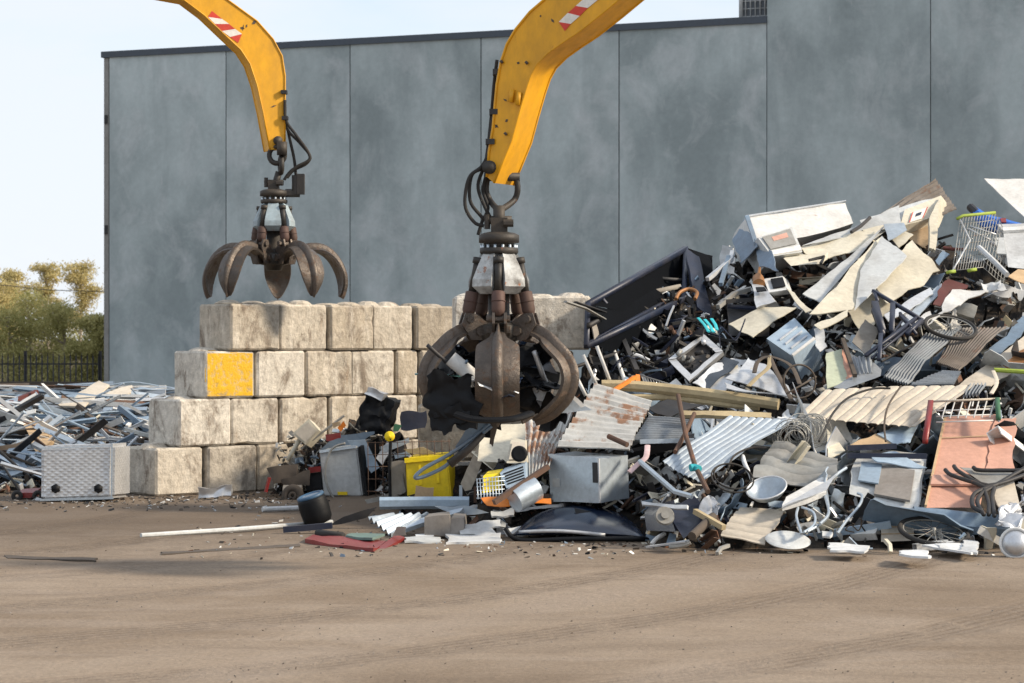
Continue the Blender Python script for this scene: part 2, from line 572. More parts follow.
c = mixc(mrange(n5, 0.50, 0.68, 0, 0.5), c, (0.52, 0.55, 0.56))
c = mixc(1.0, c, mrange(n3, 0.3, 0.7, 0.93, 1.06), 'MULTIPLY')
c = mixc(1.0, c, mrange(oi.outputs['Random'], 0, 1, 0.92, 1.07), 'MULTIPLY')
# small chipped streaks
n4 = nse(mapping(pv, (3.0, 3.0, 0.7)), 1.4, 3, 0.5)
c = mixc(mrange(n4, 0.74, 0.77, 0, 0.35), c, (0.5, 0.51, 0.52))
l(c, b.inputs['Base Color'])
b.inputs['Roughness'].default_value = 0.8
M_CAP = mat('dark_blue_grey_flashing', (0.055, 0.072, 0.095), 0.45, dirt=0.1, bump=0.02)
M_JOINT = mat('joint_sealant', (0.05, 0.05, 0.05), 0.8, dirt=0.1)
M_TRIM = mat('grey_edge_strip', (0.25, 0.25, 0.24), 0.7, dirt=0.3)

s0, sl = 29.0, 29.0 / 283.0


def bdepth(px):                          # the facade plane, from the perspective of its roof line
    return F / (sl * (283 + 0.0527 * (px - 109)))


ROOFZ = H + 283 / 29.0


def bpt(px, zz):
    D = bdepth(px)
    return Vector(((px - 512) * D / F, D, zz))


bA, bB = bpt(109, 0), bpt(767, 0)
bd = (bB - bA).normalized()
bn = Vector((-bd.y, bd.x, 0)) * 1.0      # pointing away from the camera
if bn.y < 0:
    bn = -bn
ware = thing('warehouse', 'long windowless grey warehouse of tall concrete panels behind the scrap yard', 'building', bA)
seams = [109, 226, 350, 481, 619, 767]
GAP = 0.018
for i in range(5):
    a, c_ = bpt(seams[i], 0), bpt(seams[i + 1], 0)
    bm = NB()
    solid(bm, [a + bd * GAP, c_ - bd * GAP, c_ - bd * GAP + Vector((0, 0, ROOFZ)), a + bd * GAP + Vector((0, 0, ROOFZ))], bn * 0.18, nu=2, nv=2)
    put('wall_panel', fixn(bm), wm, ware)
x = 767
e = bpt(767, 0)
wl = [5.02, 5.3, 5.3, 5.3, 5.3]
tallz = 20.0
for i, ww in enumerate(wl):
    a, c_ = e, e + bd * ww
    bm = NB()
    o_ = -bn * 0.012
    solid(bm, [a + bd * GAP * .5 + o_, c_ - bd * GAP + o_, c_ - bd * GAP + o_ + Vector((0, 0, tallz)), a + bd * GAP * .5 + o_ + Vector((0, 0, tallz))], bn * 0.18, nu=2, nv=2)
    put('tall_wall_panel', fixn(bm), wm, ware)
    e = c_
bm = NB()                                # recessed sealant behind the open joints
solid(bm, [bA + bn * .06 + bd * .01, bB + bn * .06, bB + bn * .06 + Vector((0, 0, ROOFZ - .05)), bA + bn * .06 + bd * .01 + Vector((0, 0, ROOFZ - .05))], bn * 0.05)
solid(bm, [bB + bn * .062, e + bn * .062, e + bn * .062 + Vector((0, 0, tallz - .05)), bB + bn * .062 + Vector((0, 0, tallz - .05))], bn * 0.05)
put('joint_sealant', fixn(bm), M_JOINT, ware)
bm = NB()                                # roof and the far body of the building
a = bA + bn * .2
solid(bm, [a, bB + bn * .2, bB + bn * .2 + Vector((0, 0, ROOFZ - .4)), a + Vector((0, 0, ROOFZ - .4))], bn * 24)
solid(bm, [bB + bn * .2, e + bn * .2, e + bn * .2 + Vector((0, 0, tallz - .4)), bB + bn * .2 + Vector((0, 0, tallz - .4))], bn * 24)
put('rear_body', fixn(bm), M_TRIM, ware)
bm = NB()
a, c_ = bA - bd * .28 - bn * .07, bB - bd * 0.0 - bn * .07
solid(bm, [a + Vector((0, 0, ROOFZ - .02)), c_ + Vector((0, 0, ROOFZ - .02)), c_ + Vector((0, 0, ROOFZ + .19)), a + Vector((0, 0, ROOFZ + .19))], bn * 0.42)
put('parapet_cap', fixn(bm), M_CAP, ware)
bm = NB()
a = bA - bd * .2
solid(bm, [a, bA - bd * .015, bA - bd * .015 + Vector((0, 0, ROOFZ - .03)), a + Vector((0, 0, ROOFZ - .03))], bn * 0.12)
ct = put('corner_trim', fixn(bm), M_TRIM, ware)
for zz in (ROOFZ - 2.3, ROOFZ - 6.1):
    bm = NB()
    q = bA - bd * .17 - bn * .05
    solid(bm, [q + Vector((0, 0, zz)), q + bd * .12 + Vector((0, 0, zz)), q + bd * .12 + Vector((0, 0, zz + .3)), q + Vector((0, 0, zz + .3))], bn * 0.045)
    put('bracket', fixn(bm), M_DARK, ct)
# dark mesh screen above the low roof, left of the tall part
bm = NB()
q0, q1 = bpt(737, 0) + bn * .5, bpt(766, 0) + bn * .5
zt = ROOFZ + .18
solid(bm, [q0 + Vector((0, 0, zt)), q1 + Vector((0, 0, zt)), q1 + Vector((0, 0, zt + 1.6)), q0 + Vector((0, 0, zt + 1.6))], bn * 0.03)
scr = put('roof_screen', fixn(bm), M_GLASSY, ware)
bm = NB()
for k in range(7):
    p = q0.lerp(q1, k / 6) - bn * .03
    tubeb(bm, [p + Vector((0, 0, zt)), p + Vector((0, 0, zt + 1.6))], 0.022 if k else .07, 5)
for k in range(7):
    zz = zt + .1 + k * .24
    tubeb(bm, [q0 - bn * .03 + Vector((0, 0, zz)), q1 - bn * .03 + Vector((0, 0, zz))], 0.014, 5)
put('screen_bars', bm, M_PALE, scr)

# ------------------------------------------------------------------ fence left of the warehouse
M_FENCE = mat('black_fence_paint', (0.008, 0.009, 0.012), 0.4, dirt=0.1)
D = 76.5
fz = lambda py: H - (py - HY) * D / F
fn = thing('security_fence', 'black steel picket fence running left from the warehouse corner', 'fence', ((-60 - 512) * D / F, D, 0))
bm = NB()
x0, x1 = (-60 - 512) * D / F, (101 - 512) * D / F
k = x0
while k < x1:
    tubeb(bm, [(k, D, 0), (k, D, 2.02)], [0.03, 0.03], 4)
    tubeb(bm, [(k, D, 2.02), (k, D, 2.14)], [0.022, 0.004], 4)
    k += 0.197
put('pickets', bm, M_FENCE, fn)
for zz in (1.72, 0.25):
    bm = NB()
    boxw(bm, (x0, D + .03, zz), (x1, D + .07, zz + .05))
    put('rail', fixn(bm), M_FENCE, fn)
for px in (-50, 25, 100):
    bm = NB()
    xx = (px - 512) * D / F
    boxw(bm, (xx - .05, D + .02, 0), (xx + .05, D + .12, 2.2))
    put('post', fixn(bm), M_FENCE, fn)
bm = NB()
boxw(bm, (x0, D - 1.2, 0), (x1 + .1, D - 1.0, 1.15), nu=20, crumple=.03)
put('retaining_board', fixn(bm), M_BROWN, None, 'low rust brown retaining board at the foot of the picket fence', 'retaining wall')

# ------------------------------------------------------------------ trees and hedge
def leafmat(name, c1, c2):
    m, t_, b_ = node_mat(name)
    g = N(t_, 'ShaderNodeNewGeometry')
    n = N(t_, 'ShaderNodeTexNoise'); n.inputs['Scale'].default_value = 0.9; n.inputs['Detail'].default_value = 4
    t_.links.new(g.outputs['Position'], n.inputs[0])
    r_ = N(t_, 'ShaderNodeMath', operation='ADD')
    t_.links.new(n.outputs[0], r_.inputs[0])
    q = N(t_, 'ShaderNodeMapRange'); q.inputs[3].default_value = -0.3; q.inputs[4].default_value = 0.3
    t_.links.new(g.outputs['Random Per Island'], q.inputs[0]); t_.links.new(q.outputs[0], r_.inputs[1])
    x_ = N(t_, 'ShaderNodeMixRGB'); x_.inputs[1].default_value = (*c1, 1); x_.inputs[2].default_value = (*c2, 1)
    t_.links.new(r_.outputs[0], x_.inputs[0]); t_.links.new(x_.outputs[0], b_.inputs['Base Color'])
    b_.inputs['Roughness'].default_value = 0.6
    b_.inputs['Specular IOR Level'].default_value = 0.2
    tl = N(t_, 'ShaderNodeBsdfTranslucent'); t_.links.new(x_.outputs[0], tl.inputs[0])
    ms = N(t_, 'ShaderNodeMixShader'); ms.inputs[0].default_value = 0.35
    o_ = t_.nodes['Material Output']
    t_.links.new(b_.outputs[0], ms.inputs[1]); t_.links.new(tl.outputs[0], ms.inputs[2]); t_.links.new(ms.outputs[0], o_.inputs[0])
    return m


M_LEAFY = leafmat('sunlit_olive_leaves', (0.34, 0.29, 0.11), (0.66, 0.56, 0.28))  # warm sunlight put into the leaf colour as gold
M_LEAFG = leafmat('olive_green_leaves', (0.17, 0.18, 0.05), (0.60, 0.54, 0.24))
M_BARK = mat('pale_bark', (0.34, 0.29, 0.23), 0.85, dirt=0.4)


def leaves(bm, c, rad, n, size):
    for _ in range(n):
        d = Vector((random.gauss(0, 1), random.gauss(0, 1), random.gauss(0, 0.8)))
        p = c + Vector((d.x * rad[0], d.y * rad[1], d.z * rad[2])) * 0.5
        a = Vector((random.uniform(-1, 1), random.uniform(-1, 1), random.uniform(-1.3, 0.4))).normalized() * size * random.uniform(.6, 1.4)
        s = a.cross(Vector((random.uniform(-1, 1), random.uniform(-1, 1), random.uniform(-1, 1)))).normalized() * size * 0.32
        bm.faces.new([bm.verts.new(p - a * .5), bm.verts.new(p + s * .5), bm.verts.new(p + a * .5), bm.verts.new(p - s * .5)])


def tree(px, py_top, D, spread, label, lm, dens=1.0, low=0.35, name='gum_tree', cat='tree'):
    x = (px - 512) * D / F
    top = H - (py_top - HY) * D / F
    root = thing(name, label, cat, (x, D, 0), 'trees beyond the picket fence')
    bt, bl = NB(), NB()
    lean = random.uniform(-.4, .4)
    trunk = [Vector((x, D, 0)), Vector((x + lean * .4, D, top * .3)), Vector((x + lean, D + .1, top * .6)), Vector((x + lean * 1.1, D, top * .95))]
    tubeb(bt, smooth_path(trunk, 4), .13, 7, .02)
    nb = int(11 * dens) + 4
    for i in range(nb):
        f = low + (1 - low) * i / nb
        b0 = Vector((x + lean * f, D, top * f * .92))
        an = random.uniform(0, 6.28)
        rr = spread * (1.1 - .55 * f) * random.uniform(.5, 1.1)
        b1 = b0 + Vector((math.cos(an) * rr * .5, math.sin(an) * rr * .5, top * .07))
        b2 = b0 + Vector((math.cos(an) * rr, math.sin(an) * rr, top * random.uniform(.08, .17)))
        tubeb(bt, smooth_path([b0, b1, b2], 3), .05, 5, .012)
        for q in (b1, b2, b2 + Vector((random.uniform(-.5, .5), random.uniform(-.5, .5), random.uniform(-.3, .4)))):
            q.z = min(q.z, top - .1)
            leaves(bl, q, (spread * .42, spread * .42, spread * .30), int(230 * dens), 0.15)
    put('trunk', bt, M_BARK, root)
    put('crown', bl, lm, root, smooth=0)


tree(50, 264, 112, 0.8, 'tall sparse gum tree with two thin tops coloured as sunlit, furthest back on the left', M_LEAFY, .75, .45)
tree(78, 264, 108, 1.1, 'loose gum tree, leaves coloured as sunlit, beside the warehouse corner', M_LEAFY, .8, .5)
tree(22, 272, 104, 1.0, 'gum tree with its top coloured as sunlit near the left edge of the photo', M_LEAFY, .9, .4)
tree(-6, 284, 100, 1.2, 'gum tree cut off by the left edge of the photo', M_LEAFY, 1, .3)
tree(8, 310, 92, 1.5, 'dense olive bush directly behind the fence, leftmost', M_LEAFG, .85, .15, 'bushy_tree')
tree(34, 295, 95, 1.5, 'rounded olive bush behind the fence post, tallest of the dark bushes', M_LEAFG, .85, .12, 'bushy_tree')
tree(62, 306, 92, 1.4, 'olive bush in the middle of the dark hedge behind the fence', M_LEAFG, .85, .12, 'bushy_tree')
tree(90, 318, 90, 1.2, 'dark bush tucked against the warehouse corner', M_LEAFG, 1.7, .1, 'bushy_tree')
bm = NB()
for i in range(60):
    px = -60 + i * 3.1
    D = random.uniform(88, 97)
    leaves(bm, Vector(((px - 512) * D / F, D, random.uniform(.4, 1.8))), (1.1, 1.1, 1.2), 150, .16)
put('undergrowth', bm, M_LEAFG, kind='stuff', label='dark olive undergrowth filling the space behind the picket fence', smooth=0, cat='undergrowth')
bm = NB()                                # far treeline
for i in range(170):
    D = random.uniform(230, 260)
    xx = -90 + i * .9
    leaves(bm, Vector((xx, D, random.uniform(1, 4.0))), (3, 3, 2.5), 60, .7)
put('far_treeline', bm, M_LEAFG, kind='stuff', label='low dark belt of trees far beyond the yard', smooth=0, cat='treeline')
# overhead wire
bm = NB()
D = 98
tubeb(bm, smooth_path([P(-90, 282, D), P(0, 285, D), P(50, 290, D), P(150, 292, D)], 6), .018, 5)
put('overhead_wire', bm, M_DARK, label='thin overhead wire strung in front of the gum trees', cat='wire')

# ------------------------------------------------------------------ concrete block walls
def concrete(name, base, stain, yellow=False):
    global t, l
    m, t, b = node_mat(name)
    l = t.links.new
    geo = N(t, 'ShaderNodeNewGeometry')
    oi = N(t, 'ShaderNodeObjectInfo')
    cx = N(t, 'ShaderNodeVectorMath', operation='SCALE'); cx.inputs['Scale'].default_value = 1.3
    l(oi.outputs['Location'], cx.inputs[0])
    ad = N(t, 'ShaderNodeVectorMath', operation='ADD'); l(geo.outputs['Position'], ad.inputs[0]); l(cx.outputs[0], ad.inputs[1])
    p = ad.outputs[0]
    a1 = nse(mapping(p, (1, 1, .6)), 2.1, 9, 0.75, .5)
    a2 = nse(p, 9, 8, .7)
    a3 = nse(mapping(p, (1, 1, .18)), 5.0, 7, .7)
    a4 = nse(p, 34, 3, .6)
    rnd = oi.outputs['Random']
    c = mixc(rnd, tuple(x * 1.08 for x in base), (base[0] * .74, base[1] * .68, base[2] * .60))
    c = mixc(mrange(a1, .51, .62, 0, .85), c, stain)
    c = mixc(mrange(a3, .52, .72, 0, .6), c, tuple(min(1, x * 1.45) for x in base))
    c = mixc(mrange(a3, .28, .40, .35, 0), c, (.30, .17, .07))
    c = mixc(1.0, c, mrange(a2, .3, .7, .70, 1.2), 'MULTIPLY')
    c = mixc(mrange(a4, .66, .72, 0, .6), c, (.07, .06, .05))
    if yellow:
        k = mrange(a2, .36, .50, .30, .95)
        c = mixc(k, c, (.72, .42, .015))
    l(c, b.inputs['Base Color'])
    b.inputs['Roughness'].default_value = .9
    b.inputs['Specular IOR Level'].default_value = .2
    bp = N(t, 'ShaderNodeBump'); bp.inputs['Strength'].default_value = .9; bp.inputs['Distance'].default_value = .035
    h = N(t, 'ShaderNodeMath', operation='ADD'); l(a2, h.inputs[0]); l(a1, h.inputs[1])
    l(h.outputs[0], bp.inputs['Height']); l(bp.outputs[0], b.inputs['Normal'])
    return m


M_BLOCK = concrete('weathered_concrete', (0.60, 0.56, 0.49), (0.19, 0.15, 0.115))
M_BLOCKDK = concrete('grey_shaded_concrete', (0.44, 0.40, 0.34), (0.20, 0.175, 0.145))
M_BLOCKY = concrete('yellow_painted_concrete', (0.60, 0.53, 0.43), (0.20, 0.165, 0.125), True)


def block(A, d, n, L_, W_, z0, hh, label, m, parent=None, yellow=False):

    bm = NB()
    g = 0.02
    a = A + d * g + Vector((0, 0, z0 + .004))
    jit = Vector((random.uniform(-.025, .025), random.uniform(-.025, .025), 0))
    a = a + jit
    b_ = a + d * (L_ - 2 * g)
    top = Vector((0, 0, hh - .012))
    ext = n * W_
    c8 = [a, b_, b_ + ext, a + ext]
    vs = [bm.verts.new(v) for v in c8] + [bm.verts.new(v + top) for v in c8]
    for f in ((0, 1, 5, 4), (1, 2, 6, 5), (2, 3, 7, 6), (3, 0, 4, 7), (4, 5, 6, 7), (3, 2, 1, 0)):
        bm.faces.new([vs[i] for i in f])
    bmesh.ops.bevel(bm, geom=bm.edges[:], offset=.034, segments=1, affect='EDGES')
    bmesh.ops.subdivide_edges(bm, edges=bm.edges[:], cuts=5, use_grid_fill=True)
    cen = a + d * L_ / 2 + ext / 2 + Vector((0, 0, z0 + hh / 2))
    o_ = Vector((random.uniform(0, 90),) * 3)
    for v in bm.verts:
        q = v.co * 2.2 + o_
        k = noise.noise(q) * .002 + noise.noise(q * 7.3) * .009
        nn = noise.noise(q * 1.1)
        if nn > .33:
            k -= (nn - .33) * .16
        v.co += (v.co - (a + d * L_ / 2 + ext / 2 + top / 2)).normalized() * k
    for s in ((.27, .5), (.73, .5)):
        c0 = a + d * L_ * s[0] + ext * s[1] + top
        r_ = .17
        kk = random.uniform(.5, 1.1); pr = [(r_ + .08, -.03), (r_ + .05, .02 * kk), (r_ * .95, .06 * kk), (r_ * .5, .078 * kk), (0, .08 * kk)]
        lathe(bm, [(x_ * random.uniform(.9, 1.1), z_) for x_, z_ in pr], c0, seg=10)
    if yellow:
        fixn(bm)
        for f in bm.faces:
            if f.normal.dot(n) < -.8:
                f.material_index = 1
        return put('concrete_block', bm, None, None, label, 'concrete block', 'blocks of the stepped block wall', mats=[M_BLOCK, M_BLOCKY], smooth=.3)
    return put('concrete_block', fixn(bm), m, None, label, 'concrete block', parent, smooth=.3)


TH = R(39)
dW = Vector((math.cos(TH), math.sin(TH), 0))
nW = Vector((-math.sin(TH), math.cos(TH), 0))
W0 = Vector(((157 - 512) / F * 36.2, 36.2, 0))
BH, BL, BW = .8, 1.03, 1.05


def tpar(px):                            # distance along the wall face at column px
    k = (px - 512) / F
    return (k * W0.y - W0.x) / (dW.x - k * dW.y)


rows = [  # from the ground up: seams along the front face
    [157, 206, 257, 305, 352, 397, 440],
    [178, 232, 281, 330, 376, 420, 462],
    [204, 255, 305, 353, 398, 421, 462],
    [229, 280, 329, 374, 416, 458],
]
words = ['bottom', 'second', 'third', 'top']
posw = ['first from the left', 'second from the left', 'third from the left', 'fourth from the left', 'fifth from the left', 'sixth from the left', 'seventh from the left']
look = {(0, 0): 'pale whitish concrete block beside the checker plate box', (1, 0): 'grey concrete block with a chipped top, left end of the second row up',
        (2, 0): 'concrete block with its face painted yellow, left end of the third row up', (3, 0): 'wide stained concrete block at the left end of the top row',
        (3, 2): 'concrete block in the top row with a round dark stain', (2, 4): 'narrow half width concrete block in the third row up'}
for r_, sm in enumerate(rows):
    for i in range(len(sm) - 1):
        t0, t1 = tpar(sm[i]), tpar(sm[i + 1])
        lab = look.get((r_, i), 'beige concrete block in the %s row of the stepped wall, %s' % (words[r_], posw[i]))
        block(W0 + dW * t0 + nW * random.uniform(-.03, .05), dW, nW, t1 - t0, BW, r_ * BH, BH, lab, M_BLOCKDK if r_ == 0 and i > 0 or (r_, i) in ((3, 4), (2, 5)) else M_BLOCK,  # darker concrete paints the nearer wall's shadow on the end blocks
              'blocks of the stepped block wall', yellow=(r_, i) == (2, 0))

# nearer wall behind the front grab, facing the camera
D2 = 32.4
T2 = R(3)
d2 = Vector((math.cos(T2), math.sin(T2), 0)); n2 = Vector((-math.sin(T2), math.cos(T2), 0))
starts = [404, 418, 434, 451]
for r_ in range(4):
    A = Vector(((starts[r_] - 512) / F * D2, D2, 0))
    for i in range(3 if r_ < 2 else 2):
        LL = 1.05
        lab = 'concrete block in the %s row of the nearer wall, %s' % (words[r_], posw[i])
        block(A + d2 * LL * i, d2, n2, LL, 1.0, r_ * .81, .81, lab, M_BLOCK if r_ > 1 else M_BLOCKDK, 'blocks of the nearer block wall')
# ================================================================== MATERIAL HANDLERS: grabs and arms
def tine_mesh(c, az, path, width, rib=.10, th=.035, cup=.045):

    bm = NB()
    rd = Vector((math.cos(az), math.sin(az), 0))
    wd = Vector((-math.sin(az), math.cos(az), 0))
    up = Vector((0, 0, 1))
    pts = smooth_path([Vector((r_, w_, z_)) for r_, z_, w_ in path], 6)   # x=r, y=width, z=z
    n = len(pts)
    prof_o, prof_i = [], []
    ts = [-1, -.97, -.5, -.27, -.22, -.12, 0, .12, .22, .27, .5, .97, 1]
    rings = []
    for i, p in enumerate(pts):
        q0, q1 = pts[max(i - 1, 0)], pts[min(i + 1, n - 1)]
        tg = Vector((q1.x - q0.x, 0, q1.z - q0.z)).normalized()
        nr = Vector((-tg.z, 0, tg.x))            # outward (convex side)
        wv = p.y / 2
        f = i / (n - 1)
        rb = rib * (1 - .5 * f)
        o_, in_ = [], []
        for s in ts:
            ht = rb * (max(0, 1 - (s / .27) ** 2)) ** .5 - cup * (s * s) * min(1, wv / .2)
            base = Vector((p.x, 0, p.z)) + nr * ht
            o_.append(bm.verts.new(c + rd * base.x + up * base.z + wd * (wv * s)))
            hi = -th - cup * (s * s) * min(1, wv / .2)
            base = Vector((p.x, 0, p.z)) + nr * hi
            in_.append(bm.verts.new(c + rd * base.x + up * base.z + wd * (wv * s * .97)))
        rings.append(o_ + list(reversed(in_)))
    m = len(rings[0])
    for i in range(n - 1):
        for k in range(m):
            bm.faces.new((rings[i][k], rings[i][(k + 1) % m], rings[i + 1][(k + 1) % m], rings[i + 1][k]))
    bm.faces.new(rings[0]); bm.faces.new(list(reversed(rings[-1])))
    return fixn(bm)


def grab(label, c, sc_, path, az0, housing, cyl_r, tophgt, yaw=0):

    g = thing('scrap_grab', label, 'grab', c)
    up = Vector((0, 0, 1))
    V = lambda r_, a, z_: c + Vector((math.cos(a) * r_, math.sin(a) * r_, z_))
    S = sc_
    # hub
    bm = NB()
    lathe(bm, [(0, -.20 * S), (.12 * S, -.20 * S), (.15 * S, -.12 * S), (.24 * S, -.10 * S), (.26 * S, .06 * S), (.2 * S, .08 * S), (.12 * S, .12 * S), (.12 * S, .55 * S), (0, .55 * S)], c, seg=20)
    put('hub', bm, M_GREASE, g)
    zt = tophgt
    # tapered housing, five flat sides
    bm = NB()
    n5 = 5
    rings = []
    for r_, z_ in ((.19 * S, zt), (.22 * S, zt - .04), (.335 * S, zt - .30 * S), (.34 * S, zt - .38 * S), (.24 * S, zt - .46 * S)):
        ring = []
        for k in range(n5):
            a = az0 + math.pi / 5 + 2 * math.pi * k / 5
            for da, rk in ((-.40, 1.0), (.40, 1.0), (.50, .62), (.757, .62)):
                ring.append(bm.verts.new(V(r_ * rk, a + da, z_)))
        rings.append(ring)
    m = len(rings[0])
    for i in range(len(rings) - 1):
        for k in range(m):
            bm.faces.new((rings[i][k], rings[i][(k + 1) % m], rings[i + 1][(k + 1) % m], rings[i + 1][k]))
    bm.faces.new(rings[0]); bm.faces.new(list(reversed(rings[-1])))
    bmesh.ops.recalc_face_normals(bm, faces=bm.faces[:])
    put('housing', bm, housing, g, smooth=0.3)
    # rotator with bolted flanges
    bm = NB()
    lathe(bm, [(0, zt - .02), (.20 * S, zt - .02), (.215 * S, zt + .0), (.215 * S, zt + .045), (.17 * S, zt + .06), (.17 * S, zt + .10), (.225 * S, zt + .11), (.225 * S, zt + .19), (.18 * S, zt + .215), (.1 * S, zt + .23), (0, zt + .23)], c, seg=28)
    ro = put('rotator', bm, M_GREASE, g)
    for k in range(14):
        a = 2 * math.pi * k / 14
        bm = NB()
        tubeb(bm, [V(.19 * S, a, zt + .03), V(.19 * S, a, zt + .085)], .018, 6)
        put('bolt', bm, M_GALV, ro)
    # hydraulic manifold on top and side motor
    bm = NB()
    q = c + up * (zt + .22)
    boxw(bm, (q.x - .09, q.y - .09, q.z), (q.x + .09, q.y + .09, q.z + .16), nu=2, nv=2, crumple=.01)
    tubeb(bm, [q + Vector((-.13, -.02, .04)), q + Vector((-.13, -.02, .2))], .035, 8)
    tubeb(bm, [q + Vector((.05, -.11, .1)), q + Vector((.16, -.11, .1))], .045, 8)
    put('manifold', fixn(bm), M_GREASE, g)
    if yaw:
        bm = NB()
        q = c + Vector((.30 * S, -.02, zt + .14))
        tubeb(bm, [q + Vector((-.12, 0, .02)), q + Vector((.12, 0, .02))], .07, 6)
        tubeb(bm, [q + Vector((.06, 0, 0)), q + Vector((.06, 0, .32))], .075, 10)
        boxw(bm, (q.x + .08, q.y - .08, q.z + .0), (q.x + .2, q.y + .08, q.z + .34))
        put('swing_motor', fixn(bm), M_GREASE, g)
    for k in range(5):
        a = az0 + 2 * math.pi * k / 5
        # ear, cylinder, tine
        pr, pz = path[0][0], path[0][1]
        wd = Vector((-math.sin(a), math.cos(a), 0))
        ears = NB()
        er, ez = cyl_r
        for s in (-1, 1):
            o_ = wd * (.065 * S * s)
            prism(ears, [V(pr - .12 * S, a, -.10 * S) + o_, V(pr + .10 * S, a, -.10 * S) + o_, V(er + .09 * S, a, ez - .02) + o_, V(er + .05 * S, a, ez + .10 * S) + o_, V(er - .06 * S, a, ez + .09 * S) + o_, V(pr - .13 * S, a, .06 * S) + o_], wd * .03)
        tubeb(ears, [V(er, a, ez + .03) - wd * .13 * S, V(er, a, ez + .03) + wd * .13 * S], .042 * S, 8)
        tubeb(ears, [V(pr, a, 0) - wd * .13 * S, V(pr, a, 0) + wd * .13 * S], .055 * S, 8)
        bmesh.ops.recalc_face_normals(ears, faces=ears.faces[:])
        tn = put('tine', tine_mesh(c, a, path if k == 0 or yaw else [(x_, y_, z_ * .78) for x_, y_, z_ in path], None), M_TINE, g)
        put('pivot_ear', ears, M_TINE, tn)
        top = V(.235 * S, a, zt - .06)
        bot = V(er, a, ez + .06)
        midp = top.lerp(bot, .58)
        bm = NB()
        tubeb(bm, [top, top.lerp(bot, .10)], .06 * S, 10)
        tubeb(bm, [top, midp], .045 * S, 10)
        cy = put('cylinder', bm, M_GREASE, g)
        bm = NB()
        tubeb(bm, [midp, midp.lerp(bot, .04), bot.lerp(midp, .25), bot], [.062 * S, .074 * S, .074 * S, .05 * S], 10)
        tubeb(bm, [midp.lerp(bot, .38), midp.lerp(bot, .42)], .082 * S, 10)
        put('cylinder_guard', bm, M_SLEEVE, cy)
    return g


def hose(parent, pts, r=.022):
    bm = NB()
    tubeb(bm, smooth_path(pts, 6), r, 7)
    return put('hose', bm, M_RUBBER, parent)


# ---- front grab, closed on a load of car panels
DF = 24.4
cF = P(499, 331, DF)
front_path = [(.24, .0, .13), (.38, .0, .15), (.50, -.05, .20), (.575, -.095, .40), (.64, -.15, .47), (.80, -.32, .48), (.86, -.52, .48), (.80, -.72, .48), (.68, -.86, .48), (.59, -.93, .46), (.52, -.965, .30), (.42, -1.0, .12)]
gf = grab('large closed rusty five tine grab clutching black car panels in front of the heap', cF, 1.0, front_path, R(-91), M_HOUSING, (.36, .10), .87)
# ---- rear grab, open above the block wall
DR = 37.0
cR = P(274, 258, DR)
rear_path = [(.24, -.02, .12), (.36, .07, .18), (.58, .17, .28), (.84, .17, .40), (1.06, .02, .46), (1.20, -.22, .46), (1.235, -.42, .36), (1.20, -.60, .18), (1.17, -.66, .08)]
gr = grab('open rusty five tine grab hanging above the stepped block wall', cR, 1.05, rear_path, R(93), M_HOUSINGB, (.34, .20), .93, yaw=1)


def arm(label, phi_dir, D0, tip_px, outline, width, back):

    u = Vector((math.cos(phi_dir), math.sin(phi_dir), 0))
    X0 = (tip_px - 512) / F * D0
    pts = []
    for px, py in outline:
        k = (px - 512) / F
        s = (k * D0 - X0) / (u.x - k * u.y)
        D = D0 + s * u.y
        pts.append(Vector((X0 + s * u.x, D, H - (py - HY) * D / F)))
    return u, pts


# front arm: machine stands to the right and nearer
uF = R(-30)
edge_out = [(640, -130), (600, -66), (575, -35), (544, 0), (530, 12), (516, 29), (507, 44), (501, 62), (497, 84), (495, 105), (493, 128), (489, 152), (487, 177)]
edge_in = [(494, 183), (503, 162), (512, 140), (519, 114), (526, 90), (531, 75), (537, 64), (548, 53), (562, 43), (580, 31), (604, 12), (640, -18), (690, -62), (720, -90)]
u, pts = arm('', uF, DF, 490, edge_out + edge_in, .42, None)
nb = Vector((-u.y, u.x, 0))
if nb.y < 0:
    nb = -nb
armF = thing('loader_arm', 'yellow curved loader arm coming down from the upper right, holding the front grab', 'loader arm', pts[12])
bm = NB()
prism(bm, pts, nb * .42)
bmesh.ops.triangulate(bm, faces=[f for f in bm.faces if len(f.verts) > 4])
put('boom', bm, M_ARMY, armF, smooth=0.5)


def decal(parent, u_, D0, tip, quads, nbv, lift=.004):
    for px4, m in quads:
        X0 = (tip - 512) / F * D0
        q = []
        for px, py in px4:
            k = (px - 512) / F
            s = (k * D0 - X0) / (u_.x - k * u_.y)
            D = D0 + s * u_.y
            q.append(Vector((X0 + s * u_.x, D, H - (py - HY) * D / F)) - nbv * lift)
        bm = NB()
        prism(bm, q, -nbv * .003)
        put('hazard_stripe', bm, m, parent, smooth=0)


decal(armF, u, DF, 490, [
    ([(559, 22), (571, 24), (565, 31)], M_DRED),
    ([(559, 22), (568, 13), (580, 16), (571, 24)], M_DWHITE),
    ([(568, 13), (576, 6), (588, 8), (580, 16)], M_DRED),
    ([(576, 6), (585, -2), (598, 0), (588, 8)], M_DWHITE),
    ([(585, -2), (594, -10), (608, -9), (598, 0)], M_DRED)], nb)
